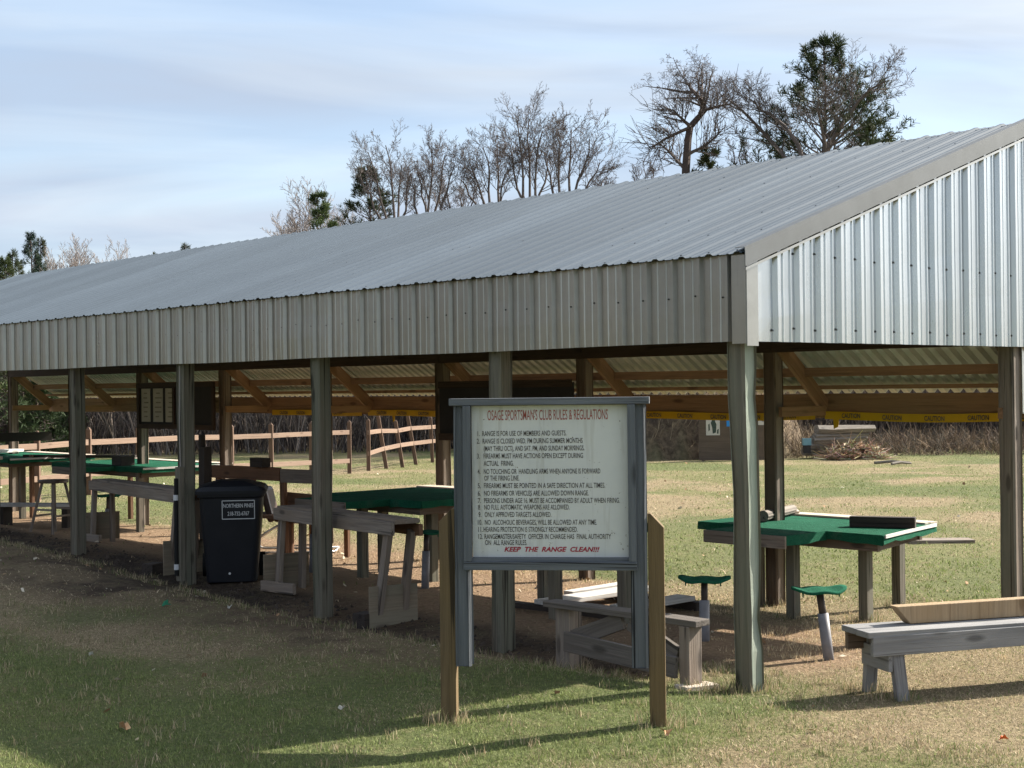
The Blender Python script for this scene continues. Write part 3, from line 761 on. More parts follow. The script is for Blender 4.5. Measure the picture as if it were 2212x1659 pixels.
mb = MB(); mb.box((0.0, -0.066, 0.912), (0.985, 0.028, 0.046)); mb.box((0, -0.032, 0.944), (0.90, 0.043, 0.026)); mb.build('bottom_rail', M['sign_paint'], sg, 0.003)
mb = MB(); mb.box((0, -0.013, 1.828), (0.90, 0.018, 0.012)); mb.build('cap_shadow_strip', M['header'], sg)  # dark strip standing for the cap's shadow on the panel
PX = 0.895 / 1545.0
def sgp(zx, zy):
    return Vector(((zx - 927.5) * PX, -0.0105, 1.835 - (zy - 115) * PX))
rules = [(215, None, '1.', 435), (262, 1095, 'RANGE IS FOR USE OF MEMBERS AND GUESTS.', 435), (207, None, '2.', 510), (265, 1255, 'RANGE IS CLOSED WED. PM DURING SUMMER MONTHS', 510),
         (275, 1270, '(MAY THRU OCT), AND SAT. PM, AND SUNDAY MORNINGS.', 583), (207, None, '3.', 657), (273, 1257, 'FIREARMS MUST HAVE ACTIONS OPEN EXCEPT DURING', 657),
         (273, 570, 'ACTUAL  FIRING.', 730), (210, None, '4.', 810), (273, 1425, 'NO TOUCHING OR  HANDLING ARMS WHEN ANYONE IS FORWARD', 810), (277, 625, 'OF THE FIRING LINE.', 876),
         (212, None, '5.', 950), (273, 1470, 'FIREARMS MUST BE POINTED IN A SAFE DIRECTION AT ALL TIMES.', 950), (212, None, '6.', 1025), (273, 1308, 'NO FIREARMS OR VEHICLES ARE ALLOWED DOWN RANGE.', 1025),
         (212, None, '7.', 1098), (273, 1612, 'PERSONS UNDER AGE 16, MUST BE ACCOMPANIED BY ADULT WHEN FIRING.', 1098), (212, None, '8.', 1163), (273, 1118, 'NO FULL AUTOMATIC WEAPONS ARE ALLOWED.', 1163),
         (215, None, '9.', 1235), (277, 938, 'ONLY APPROVED TARGETS ALLOWED.', 1235), (208, None, '10.', 1312), (278, 1385, 'NO  ALCOHOLIC BEVERAGES, WILL BE ALLOWED AT ANY TIME.', 1312),
         (212, None, '11.', 1382), (265, 1195, 'HEARING PROTECTION IS STRONGLY RECOMMENDED.', 1382), (212, None, '12.', 1452), (273, 1522, 'RANGEMASTER/SAFETY  OFFICER IN CHARGE HAS  FINAL AUTHORITY', 1452),
         (278, 695, 'ON  ALL RANGE RULES.', 1512)]
mb = MB()
for (xa, xb, s_, yb) in rules:
    text_mesh(mb, s_, sgp(xa, yb), (1, 0, 0), (0, 0, 1), width=(xb - xa) * PX if xb else None, height=0.0285, cond=0.62, bold=0.008)
mb.build('rules_lettering', M['black_ink'], panel)
mb = MB(); text_mesh(mb, "OSAGE SPORTSMAN'S CLUB RULES & REGULATIONS", sgp(315, 280), (1, 0, 0), (0, 0, 1), width=1190 * PX, height=0.058, bold=0.002); mb.build('title_lettering', M['red_ink'], panel)
mb = MB(); text_mesh(mb, 'KEEP  THE  RANGE  CLEAN!!!', sgp(468, 1576), (1, 0, 0), (0, 0, 1), width=940 * PX, height=0.0262, bold=0.03, shear=0.28); mb.build('slogan_lettering', M['crimson_ink'], panel)

# ------------------------------------------------------------------ shooting benches
def shooting_table(x, y, ztop, mirror, label, legs, main=(0.0, 1.22, -1.0, 1.0), ext=(-0.56, -0.43, 0.43), rz=0.0, cover='carpet', pale=True, far0=None):
    """main = x0,x1,y0,y1 of the wide part; ext = x0,y0,y1 of the shooter's tongue; local origin on the ground under their joint"""
    z0 = gz(x + 0.5, y) - 0.02
    t_ = empty('shooting_table', (x, y, z0), rz, label, 'table', 'shooting tables under the shelter')
    s = -1 if mirror else 1; H = ztop - z0
    def Yp(a): return a * s
    far0 = main[2] if far0 is None else far0
    poly = [(main[0], Yp(main[2])), (main[1], Yp(far0)), (main[1], Yp(main[3])), (main[0], Yp(main[3])), (main[0], Yp(ext[2])), (ext[0], Yp(ext[2])), (ext[0], Yp(ext[1])), (main[0], Yp(ext[1]))]
    if mirror: poly = poly[::-1]
    mb = MB(); mb.prism(poly, H - 0.022, H)
    n = len(poly)
    for i in range(n):                                   # carpet folded down over the edges, uneven hem
        a, b = Vector((*poly[i], 0)), Vector((*poly[(i + 1) % n], 0)); d = (b - a); L = d.length; d /= L; nr = Vector((d.y, -d.x, 0))
        if i in ((1,) if not mirror else (n - 3,)) and pale: continue
        if abs(a.x - ext[0]) < .01 and abs(b.x - ext[0]) < .01: continue
        k = max(3, int(L / .12)); vs = []
        for q in range(k + 1):
            p = a + d * (L * q / k); hem = 0.075 + 0.018 * (float(vnoise(p.x * 3 + x, p.y * 3 + y, .5, i)) - .5) * 2
            for (o_, z_) in ((0.001, H - .003), (0.008, H - hem), (0.0, H - hem), (-0.006, H - .02)):
                vs.append(p + nr * o_ + Vector((0, 0, z_)))
        fs = [(4 * q + j, 4 * (q + 1) + j, 4 * (q + 1) + (j + 1) % 4, 4 * q + (j + 1) % 4) for q in range(k) for j in range(4)]
        mb.add(vs, fs)
    mb.build('tabletop', M['carpet'], t_)
    mb = MB(); mb.box((ext[0] - 0.012, Yp((ext[1] + ext[2]) / 2), H - 0.055), (0.022, ext[2] - ext[1] + .02, 0.105)); mb.build('front_board', M['grey_wood'], t_, .003)
    mb = MB()
    mb.bar((main[0] + .06, Yp(main[2] + .08), H - .085), (main[0] + .06, Yp(main[3] - .08), H - .085), .04, .12)
    mb.bar((main[1] - .12, Yp(far0 + .08), H - .085), (main[1] - .12, Yp(main[3] - .08), H - .085), .04, .12)
    mb.bar((main[0] + .08, Yp(main[2] + .12), H - .085), (main[1] - .14, Yp(far0 + .12), H - .085), .04, .12)
    mb.bar((main[0] + .08, Yp(main[3] - .12), H - .085), (main[1] - .14, Yp(main[3] - .12), H - .085), .04, .12)
    mb.build('underframe', M['post_dark'], t_)
    for (lx, ly) in legs:
        b_ = gz(x + lx, y + Yp(ly)) - z0 - .05
        mb = MB(); mb.bar((lx, Yp(ly), b_), (lx, Yp(ly), H - .026), .09, .09, up=(1, 0, 0)); lg = mb.build('leg', [M['post'], M['sunlit_green']], t_, .004)
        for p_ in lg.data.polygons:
            if p_.normal.y < -0.8: p_.material_index = 1  # leg faces towards the sun take the lit, paler colour
    if pale:
        mb = MB(); mb.bar((main[1] + .012 - .09, Yp(far0), H + .008), (main[1] + .012 - .09, Yp(main[3]), H + .008), .20, .016); mb.build('edge_plank', M['pale_wood'], t_)
        mb = MB(); mb.bar((main[0] + .02, Yp(main[2]) - s * .010, H - .012), (main[1] - .02, Yp(far0) - s * .016, H - .012), .012, .028); mb.build('edge_trim', M['white_paint'], t_)
    return t_
shooting_table(2.845, 1.85, 0.70, False, 'green carpeted shooting table between the corner post and the grass', [(-0.03, -0.10), (0.33, -0.60), (1.20, -0.36), (0.40, 0.62)], far0=-.74)
shooting_table(1.62, 6.36, 0.83, True, 'green carpeted shooting table just left of the rules sign', [(-0.02, -0.02), (0.52, -0.38), (1.20, -0.42), (0.4, .62)], main=(0, 1.5, -.80, .95))
shooting_table(2.72, 14.5, 0.86, False, 'long green carpeted shooting table behind the left sawhorse rack', [(0.06, -1.08), (0.10, 0.95), (1.2, -1.0), (1.2, .9)], main=(0, 1.5, -1.25, 1.7))
shooting_table(2.7, 18.2, 0.90, False, 'pale topped green shooting table at the left edge of the shelter', [(0.1, -.7), (1.0, -.7), (.1, .8)], main=(-.3, 1.2, -1.1, 1.3), ext=(-.7, -.2, .7))
ht = shooting_table(1.15, 3.07, 0.78, False, 'dark shooting table mostly hidden behind the rules sign', [(0.0, -0.07), (0.30, -0.60), (0.45, .55)], main=(0.0, 0.62, -0.62, 0.9), ext=(-.4, -.3, .5), pale=False)
# things lying on the tables
def block(x, y, z, l, w, h, rz, mat, label, name='timber_block', cat='block', tilt=0.0):
    mb = MB(); mb.bar((-l / 2, 0, h / 2), (l / 2, 0, h / 2 + tilt), w, h); o = mb.build(name, mat, None, .004)
    o.location = (x, y, z); o.rotation_euler = (0, 0, rz); return tag(o, label, cat)
block(3.44, 1.25, 0.702, 0.56, 0.10, 0.092, math.atan2(-.49, .24), M['block'], 'dark creosoted timber block on the green table by the corner post')
mb = MB(); q = Vector((3.92, 2.58, .755)) - Vector((3.15, 2.33, .755))
mb.tube([(-q.length / 2, 0, 0), (-.1, 0, .004), (.12, 0, -.002), (q.length / 2, 0, 0)], [.052, .050, .047, .046], 10)
o = mb.build('log', M['log']); o.location = (3.535, 2.455, 0.756); o.rotation_euler = (0, 0, math.atan2(q.y, q.x)); tag(o, 'short round grey log rest on the green table by the corner post', 'log')
block(4.06, 2.72, .720, .46, .14, .02, .75, M['pale_wood'], 'pale offcut board lying at the end of the round log', 'offcut_board', 'board', .012)
block(2.95, 14.25, 0.862, .34, .22, .14, 1.5, M['block'], 'dark block sitting on the long green table behind the left rack')
block(3.0, 18.9, 0.935, .9, .3, .05, .4, M['white_paint'], 'white flat board lying on the left edge table', 'white_board', 'board')

# seats on pipe posts
def pipe_stool(x, y, rz, label, h=0.50, lean=(0.0, 0.0), group='green pipe stools'):
    z0 = gz(x, y)
    t_ = empty('pipe_stool', (x, y, z0), rz, label, 'stool', group)
    mb = MB(); n, k = 28, 7; vs = []; hs = []
    def sz(u, v): return 0.022 * (abs(u) / .2) ** 1.2 * (0.3 + 0.9 * (v + .16) / .32) + 0.008 * math.cos(abs(u) * 30)
    for side in (1, -1):
        for i in range(k):
            for j in range(n):
                q = 2 * math.pi * j / n; rr = i / (k - 1); u = .205 * rr * math.cos(q); v = .155 * rr * math.sin(q) * (1 - .25 * math.cos(q) ** 2 * (math.sin(q) < 0))
                vs.append((u + lean[0], v + lean[1], h + sz(u, v) + (0.0 if side > 0 else -.028 + .01 * rr)))
    fs = []
    for side in (0, 1):
        o_ = side * k * n
        for i in range(k - 1):
            for j in range(n):
                f = (o_ + i * n + j, o_ + (i + 1) * n + j, o_ + (i + 1) * n + (j + 1) % n, o_ + i * n + (j + 1) % n)
                fs.append(f if side == 0 else f[::-1])
    for j in range(n):
        a = (k - 1) * n; fs.append((a + j, a + k * n + j, a + k * n + (j + 1) % n, a + (j + 1) % n))
    mb.add(vs, fs)
    for q in (-.14, .13): mb.tube([(q + lean[0], -.06 + lean[1], h - .02 + .02), (q + lean[0], -.06 + lean[1], h - .045)], [.008, .005], 6)
    mb.build('seat', M['carpet'], t_, smooth=True)
    l = Vector((lean[0], lean[1], h)); mb = MB(); mb.tube([(0, 0, -.1), l * .66], .040, 12); mb.build('outer_pipe', M['pipe'], t_, smooth=True)
    mb = MB(); mb.tube([l * .55, l * .98], .027, 10); mb.build('inner_pipe', M['dark_pipe'], t_, smooth=True)
    return t_
pipe_stool(1.26, 0.25, -0.62, 'green saddle seat pipe stool just right of the corner post', .50, (-.06, .05))
pipe_stool(1.16, 1.35, -0.95, 'green pipe stool half hidden behind the corner post', .47, (0.0, .06))
pipe_stool(1.42, 7.05, -0.9, 'green pipe stool in front of the table left of the rules sign', .62, (.02, .02))
pipe_stool(1.60, 5.35, -0.9, 'dark green pipe stool behind the right end of the plywood footed rack', .56, (.02, .02))
pipe_stool(2.05, 13.0, -0.4, 'dark pipe stool behind the left sawhorse rack', .55, (.02, .02))

# ------------------------------------------------------------------ gun rests / sawhorse racks
def rack(xa, ya, xb, yb, ztop_a, ztop_b, label, pa, pb, ply_right=True):
    """plank rest from (xa,ya) at the far end to (xb,yb) at the near end on splayed leg pairs"""
    t_ = empty('rest_rack', ((xa + xb) / 2, (ya + yb) / 2, 0), 0, label, 'rack', 'wooden gun rest racks')
    ox, oy = (xa + xb) / 2, (ya + yb) / 2
    d = Vector((xb - xa, yb - ya, 0)).normalized(); s = Vector((-d.y, d.x, 0))
    if s.x > 0: s = -s                                   # towards the camera side
    A = Vector((xa - ox, ya - oy, ztop_a)); B = Vector((xb - ox, yb - oy, ztop_b))
    mb = MB(); mb.bar(A - s * .14 + Vector((0, 0, -.02)), B - s * .14 + Vector((0, 0, -.02)), .24, .04); mb.build('top_plank', M['grey_wood'], t_, .003)
    mb = MB(); mb.bar(A + Vector((0, 0, -.075)) , B + Vector((0, 0, -.075)), .038, .115); mb.build('front_rail', M['grey_wood'], t_, .003)
    mb = MB(); mb.bar(A - s * .27 + Vector((0, 0, -.10)), B - s * .27 + Vector((0, 0, -.10)), .038, .10); mb.build('rear_rail', M['brown_wood'], t_, .003)
    for (end, P, (lean, dirn)) in ((0, A, pa), (1, B, pb)):
        for k in (0, 1):
            top = P + d * dirn * .12 - s * (0.03 + .21 * k) + Vector((0, 0, -.05 - .06 * k))
            bot = top + d * lean + s * (.03 - .04 * k); bot.z = gz(bot.x + ox, bot.y + oy) - .03
            mb = MB(); mb.bar(bot, top, .09, .05, up=s); mb.build('leg', M['grey_wood'], t_, .003)
        c = P + d * (dirn * .12 + lean); zb = gz(c.x + ox, c.y + oy)
        if end == 1 and ply_right:
            mb = MB(); mb.bar(c + s * .10 + d * .07 + Vector((0, 0, zb + .17 - c.z)), c - s * .36 + d * .07 + Vector((0, 0, zb + .17 - c.z)), .016, .36); mb.build('foot_panel', M['plywood'], t_)
        if end == 0:
            mb = MB(); mb.bar(c + s * .12 - d * .08 + Vector((0, 0, zb + .17 - c.z)), c - s * .36 - d * .08 + Vector((0, 0, zb + .17 - c.z)), .016, .34); mb.build('foot_panel', M['plywood'], t_)
            mb = MB(); mb.bar(c + s * .16 - d * .02 + Vector((0, 0, zb + .05 - c.z)), c + s * .02 + d * .45 + Vector((0, 0, zb + .05 - c.z)), .04, .10); mb.build('foot_rail', M['grey_wood'], t_)
    return t_
rack(0.42, 6.22, -0.06, 3.70, 0.82, 0.86, 'grey sawhorse rest rack with plywood foot between the trash cart and the sign', (-.06, 1), (-.21, -1))
rack(0.84, 11.05, 0.10, 7.55, 0.88, 0.93, 'grey sawhorse rest rack left of the wired post', (-.03, 1), (-.16, -1))
block(0.02, 7.95, gz(0.02, 7.95), .2, .14, .12, .4, M['block'], 'small dark block on the dirt beside the left rack foot')
block(-.10, 4.05, gz(-.10, 4.05) - .01, .16, .14, .14, .2, M['block'], 'small grey brown block beside the plywood rack foot')

# low grey bench with cross braces, behind the sign
lb = empty('low_bench', (-0.19, 0.85, 0), 0, 'low weathered bench with diagonal braces between sign and corner post', 'bench')
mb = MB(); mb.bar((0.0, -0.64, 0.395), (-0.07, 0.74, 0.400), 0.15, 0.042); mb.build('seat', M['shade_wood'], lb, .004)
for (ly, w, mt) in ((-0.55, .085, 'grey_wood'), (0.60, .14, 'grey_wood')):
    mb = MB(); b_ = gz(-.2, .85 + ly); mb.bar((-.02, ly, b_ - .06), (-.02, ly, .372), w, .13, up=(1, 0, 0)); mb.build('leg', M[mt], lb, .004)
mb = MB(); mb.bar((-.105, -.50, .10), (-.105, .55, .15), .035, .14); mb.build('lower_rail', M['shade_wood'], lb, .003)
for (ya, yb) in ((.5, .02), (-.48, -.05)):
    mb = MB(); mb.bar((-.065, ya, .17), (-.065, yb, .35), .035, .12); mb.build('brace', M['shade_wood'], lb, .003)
mb = MB(); mb.bar((-.15, -.57, gz(-.3, .25) + .015), (.12, -.62, gz(-.05, .2) + .02), .13, .03); mb.build('foot_plank', M['pale_wood'], lb, .003)

# whitewashed low platform bench lying behind it
wb = empty('plank_platform', (1.9, 3.1, 0), 0, 'low platform of sun bleached white planks behind the rules sign legs', 'platform')
zt = 0.035
for k, (ya, yb, xa, xb, w_) in enumerate(((0.34, 0.32, -.48, .85, .25), (-.36, -.40, -.25, .60, .22), (.62, .62, .1, .85, .12))):
    mb = MB(); mb.bar((xa, ya, zt), (xb, yb, zt + .01), w_, .04); mb.build('plank', M['white_paint'], wb, .003)
mb = MB(); mb.bar((-.52, .75, -.05), (-.35, -.55, -.05), .12, .13); mb.build('beam', M['block'], wb, .004)
mb = MB(); mb.bar((.62, .75, -.05), (.62, -.55, -.05), .12, .13); mb.build('beam', M['block'], wb, .004)

# painted grey bench in the sun at the right, plank on it
gb = empty('painted_bench', (0.37, -0.71, 0), R(-24.5), 'flaking grey painted bench in the sun right of the corner post', 'bench')
zt = 0.410
mb = MB(); mb.bar((-.13, 0.07, zt - .02), (2.2, .07, zt - .02), .16, .038); mb.bar((-.13, -.10, zt - .022), (2.2, -.10, zt - .022), .155, .038); mb.build('seat', M['bench_paint'], gb, .004)
mb = MB(); mb.bar((-.10, -.165, zt - .095), (2.2, -.165, zt - .095), .035, .125); mb.build('front_apron', M['bench_paint'], gb, .004)
mb = MB(); mb.bar((-.10, .14, zt - .095), (2.2, .14, zt - .095), .035, .12); mb.build('rear_apron', M['post_dark'], gb, .004)
for (lx, dx_) in ((.08, .03), (1.95, 0)):
    for (ly, sp_) in ((-.135, -.04), (.12, .03)):
        b_ = gz(.32 + lx * .91 + ly * .41, -.69 - lx * .41 + ly * .91)
        mb = MB(); mb.bar((lx + dx_ * (1 if ly < 0 else -.5), ly + sp_, b_ - .04), (lx, ly, zt - .045), .085, .045, up=(0, 1, 0)); mb.build('leg', M['bench_paint'], gb, .004)
    mb = MB(); mb.bar((lx - .05, -.17, zt - .19), (lx - .05, .15, zt - .19), .03, .14); mb.build('end_cleat', M['bench_paint'], gb, .003)
mb = MB()
mb.extrude([(.10, -.045, .0), (2.3, -.045, 0), (2.3, -.045, .115), (.0, -.045, .115)], (0, .09, 0))
np_ = mb.build('lumber_plank', M['new_lumber'], None, .004); np_.location = (.32 + .24 * .91 + .05 * .41, -.69 - .24 * .41 + .05 * .91, zt + .001); np_.rotation_euler = (0, 0, R(-24.5)); tag(np_, 'fresh yellow timber with one slanting cut end lying on the grey bench', 'timber')
block(8.97, 4.10, gz(8.97, 4.10) - .005, .80, .30, .05, -.75, M['grey_wood'], 'flat grey plank lying on the sunny grass beyond the right table', 'plank', 'plank')

# ------------------------------------------------------------------ trash cart
tcx, tcy = 0.455, 7.07
cart = empty('trash_cart', (tcx, tcy, gz(tcx, tcy) - .005), math.atan2(-.6713, .7411) + R(8), 'black wheeled plastic trash cart with white label between wired post and rack', 'trash cart')
mb = MB(); secs = [(.0, .25, .28), (.06, .255, .285), (.70, .305, .35), (.86, .315, .365), (.865, .335, .385), (.905, .338, .388)]; vs = []
def rrect(hx, hy, r=.06, n=4):
    o_ = []
    for (cx, cy, a0) in ((hx - r, hy - r, 0), (-hx + r, hy - r, 90), (-hx + r, -hy + r, 180), (hx - r, -hy + r, 270)):
        for q in range(n + 1):
            a = R(a0 + 90 * q / n); o_.append((cx + r * math.cos(a), cy + r * math.sin(a)))
    return o_
rings = [[(px, py, z) for px, py in rrect(a, b)] for (z, a, b) in secs]; n = len(rings[0]); vs = [p for r0 in rings for p in r0]
fs = [(i * n + j, i * n + (j + 1) % n, (i + 1) * n + (j + 1) % n, (i + 1) * n + j) for i in range(len(rings) - 1) for j in range(n)] + [tuple(range(n - 1, -1, -1))]
mb.add(vs, fs); mb.build('body', M['bin'], cart, .006)
mb = MB(); rings = [[(px, py, z + dz * (1 - (px / .345) ** 2)) for px, py in rrect(a, b)] for (z, a, b, dz) in ((.895, .352, .405, 0), (.93, .355, .408, 0), (.955, .33, .38, .045), (.965, .18, .2, .06), (.966, .02, .02, .062))]
vs = [p for r0 in rings for p in r0]; mb.add(vs, [(i * n + j, i * n + (j + 1) % n, (i + 1) * n + (j + 1) % n, (i + 1) * n + j) for i in range(len(rings) - 1) for j in range(n)] + [tuple(range(n - 1, -1, -1)), tuple(range(4 * n, 5 * n))])
mb.build('lid', M['bin'], cart, smooth=False)
for sx_ in (-1, 1):
    mb = MB(); mb.tube([(sx_ * .29 - .03, .27, .12), (sx_ * .29 + .03, .27, .12)], .125, 20); mb.build('wheel', M['rubber'], cart)
mb = MB(); mb.tube([(-.22, .44, .90), (.22, .44, .90)], .018, 8); mb.build('handle', M['bin'], cart)
lab = MB(); fy = -.372
def fpt(px, pz): return (px, -(.285 + (pz - .06) / .64 * .065) - .0015, pz)
lx0, lx1, lz0, lz1 = -.085, .235, .645, .83
for (a, b2_) in (((lx0, lz0), (lx1, lz0)), ((lx1, lz0), (lx1, lz1)), ((lx1, lz1), (lx0, lz1)), ((lx0, lz1), (lx0, lz0))):
    lab.bar(fpt(*a), fpt(*b2_), .003, .008, up=(0, .1, 1) if abs(a[1] - b2_[1]) < .01 else (1, 0, 0))
up_ = Vector(fpt(0, .8)) - Vector(fpt(0, .7))
text_mesh(lab, 'NORTHERN PINES', fpt((lx0 + lx1) / 2, .760), (1, 0, 0), up_, width=.300, height=.040, bold=.012, align='C', lift=.001)
text_mesh(lab, '218-732-6767', fpt((lx0 + lx1) / 2, .680), (1, 0, 0), up_, width=.215, height=.040, bold=.02, align='C', lift=.001)
lab.build('lettering', M['white_ink'], cart)
mb = MB(); mb.tube([(-.02, -.290, .09), (-.02, -.300, .09)], .012, 10); mb.build('axle_cap', M['white_ink'], cart)

# ------------------------------------------------------------------ patio chair, brown seat boards, tall stub and railing behind the cart
ch = empty('patio_chair', (2.55, 9.25, gz(2.5, 9.2)), R(-42), 'brown cushioned patio chair on bent steel tube beside the trash cart', 'chair')
for sy in (-.24, .24):
    mb = MB(); P = [(.62, sy, .02), (.1, sy, .015), (-.28, sy, .015), (-.36, sy, .03), (-.40, sy, .08), (-.38, sy, .14), (-.2, sy, .27), (0.0, sy, .37), (.05, sy, .375), (.35, sy, .38)]
    mb.tube(P, .014, 8); mb.build('sled_tube', M['steel'], ch, smooth=True)
mb = MB(); mb.tube([(.62, -.24, .02), (.62, .24, .02)], .014, 8); mb.build('cross_tube', M['steel'], ch, smooth=True)
mb = MB(); mb.bar((-.12, 0, .42), (.38, 0, .45), .50, .08); mb.build('seat', M['vinyl'], ch, .035)
mb = MB(); mb.bar((-.15, 0, .38), (-.25, 0, .80), .50, .09, up=(1, 0, .3)); mb.build('backrest', M['vinyl'], ch, .04)
bx = empty('wooden_seat', (2.25, 8.40, gz(2.2, 8.4)), R(-84), 'low orange brown wooden seat behind the patio chair', 'seat')
mb = MB(); mb.bar((-.35, 0, .68), (.40, 0, .66), .04, .17); mb.build('backrest', M['brown_wood'], bx, .003)
mb = MB(); mb.bar((-.35, .2, .42), (.4, .2, .42), .4, .04); mb.build('seat', M['brown_wood'], bx, .003)
for (lx, ly) in ((-.3, .03), (.33, .03), (-.3, .36), (.33, .36)):
    mb = MB(); mb.bar((lx, ly, 0), (lx, ly, .6 if ly < .1 else .40), .07, .04, up=(0, 1, 0)); mb.build('leg', M['brown_wood'], bx, .003)
st = MB(); st.bar((0, 0, -.1), (0, 0, 1.26), .13, .10, up=(1, 0, 0)); st.bar((-.02, .035, 1.26), (-.02, .035, 1.40), .06, .06, up=(1, 0, 0))
o = st.build('stub_post', M['block'], None, .004); o.location = (1.25, 8.96, gz(1.25, 8.96)); tag(o, 'dark notched upright post standing behind the trash cart', 'post')
rl = empty('plank_rail_bench', (2.05, 8.95, gz(2.0, 9)), 0, 'brown plank bench back running behind the trash cart', 'bench')
for (ya, yb) in ((-1.15, -.36), (-.34, 1.20)):
    mb = MB(); mb.bar((0, ya, .98), (0, yb, .965), .035, .16); mb.build('back_plank', M['brown_wood'] if ya > -1 else M['grey_wood'], rl, .003)
for yy in (-1.05, -.35, .32, 1.1):
    mb = MB(); mb.bar((.05, yy, -.05), (.03, yy, 1.0), .09, .05, up=(1, 0, 0)); mb.build('upright', M['brown_wood'], rl, .003)
mb = MB(); mb.bar((.22, -1.1, .45), (.22, 1.15, .45), .30, .04); mb.build('seat', M['brown_wood'], rl, .003)
block(2.02, 9.0, gz(2.0, 9) + 1.055, .30, .12, .11, 1.5, M['block'], 'dark green black block on top of the brown bench back', tilt=0)

# left edge: bar stool, rack upright, tall frame, white bench plank
bs = empty('bar_stool', (0.80, 12.0, gz(.8, 12.0)), .3, 'tall worn bar stool with splayed legs at the left end', 'stool')
mb = MB(); mb.tube([(0, 0, .66), (0, 0, .70)], .19, 20); mb.build('seat', M['vinyl'], bs, .008)
for (sx_, sy) in ((-1, -1), (1, -1), (-1, 1), (1, 1)):
    mb = MB(); mb.bar((sx_ * .21, sy * .21, 0), (sx_ * .10, sy * .10, .66), .04, .035); mb.build('leg', M['grey_wood'], bs, .003)
mb = MB()
for s_ in (-1, 1): mb.bar((-.16, s_ * .17, .24), (.16, s_ * .17, .24), .025, .025); mb.bar((s_ * .165, -.15, .32), (s_ * .165, .15, .32), .025, .025)
mb.build('rung', M['grey_wood'], bs)
lr = empty('end_rack', (0.75, 13.95, gz(.75, 13.9)), 0, 'brown upright rack with a dark top shelf at the left edge', 'rack')
mb = MB(); mb.bar((0, 0, -.05), (0, 0, .92), .20, .09, up=(1, 0, 0)); mb.build('upright', M['brown_wood'], lr, .004)
mb = MB(); mb.bar((-.1, .75, -.05), (-.1, .75, .92), .20, .09, up=(1, 0, 0)); mb.build('upright', M['brown_wood'], lr, .004)
mb = MB(); mb.bar((.02, -.15, .93), (-.08, 1.2, .93), .26, .045); mb.build('top_plank', M['pale_wood'], lr, .004)
ds = MB(); ds.bar((0, 0, 0), (1.15, -.25, 0), .03, .15); o = ds.build('dark_shelf', M['block']); o.location = (2.45, 18.35, 1.22); tag(o, 'dark plank shelf crossing behind the left edge rack', 'shelf')
fr = empty('tall_frame', (2.9, 16.6, gz(2.9, 16.6)), 0, 'thin dark upright frame standing behind the bar stool', 'frame')
for (xx, yy) in ((0, .75), (.55, .1), (1.0, -.75)):
    mb = MB(); mb.bar((xx, yy, 0), (xx, yy, 1.04), .10, .05, up=(1, 0, 0)); mb.build('upright', M['brown_wood'], fr, .003)
mb = MB(); mb.bar((-.05, .95, 1.02), (1.05, -.85, 1.02), .05, .05); mb.build('top_bar', M['block'], fr)
wp = empty('white_plank_bench', (1.75, 14.6, gz(1.75, 14.6)), math.atan2(-.68, .55), 'long low bench of bleached white planks at the left', 'bench')
for k in range(2):
    mb = MB(); mb.bar((-.75, .0 + .17 * k, .33), (.62, .0 + .17 * k, .33), .15, .04); mb.build('plank', M['white_paint'], wp, .003)
for xx in (-.55, .45):
    mb = MB(); mb.bar((xx, .08, 0), (xx, .08, .31), .09, .28, up=(0, 1, 0)); mb.build('leg', M['block'], wp)

# ------------------------------------------------------------------ far field, laid out by distance along the view and offset across it
def far(D, L):
    p = CAM + CF * D + CR * L
    return float(p[0]), float(p[1])
def farpx(px, D):
    return far(D, (px - 1106.0) / 3181.3 * D)
def fence(name, posts, label, rails, cat='fence'):
    x0, y0 = farpx(*posts[0][:2]); t_ = empty(name, (x0, y0, gz(x0, y0)), 0, label, cat)
    P = []
    for (px, D, h, ln) in posts:
        x, y = farpx(px, D); z = gz(x, y); b_ = Vector((x - x0, y - y0, z - gz(x0, y0))); top = b_ + Vector((CR[0], CR[1], 0)) * ln + Vector((0, 0, h + .06)); P.append((b_, top, h))
        mb = MB(); mb.bar(b_ - Vector((0, 0, .2)), top, .10, .10, up=(CF[0], CF[1], 0)); a = (top - b_).normalized(); mb.tube([top, top + a * .05], [.060, .015], 4); mb.build('post', M['fence_post'], t_)
    for hs in rails:
        for i in range(len(P) - 1):
            f = lambda k, j: P[k][0].lerp(P[k][1], hs[k + 0] / P[k][2] if k < len(hs) else .5)
            a = f(i, 0); b_ = f(i + 1, 0)
            off = Vector((CF[0], CF[1], 0)) * -.06
            mb = MB(); mb.bar(a + off, b_ + off, .04, .115); mb.build('rail', M['fence_wood'], t_, 0.004)
    return t_
LP = [(-40, 27.5, 1.25, 0), (79, 28.8, 1.28, 0), (190, 30.2, 1.28, 0), (298, 31.6, 1.27, 0), (400, 33.0, 1.27, 0), (498, 34.4, 1.27, 0), (584, 35.6, 1.28, 0), (671, 37.0, 1.28, 0), (753, 38.3, 1.28, 0)]
fence('rail_fence', LP, 'long two rail cedar fence across the field at the left', [[1.03] * 9, [.42, .42, .42, .42, .4, .38, .36, .34, .32]])
RP = [(755.5, 38.4, 1.28, 0), (794, 39.4, 1.29, .0), (835, 40.4, 1.62, -.28), (870, 41.5, 1.24, -.22), (899, 42.6, 1.60, -.30), (933, 43.8, 1.26, -.06), (962, 45.0, 1.3, 0)]
fence('leaning_fence', RP[1:], 'leaning section of cedar fence with uneven posts left of the sign', [[.98, 1.0, .99, 1.02, 1.0, 1.0], [.44, .53, .60, .60, .60, .58]])
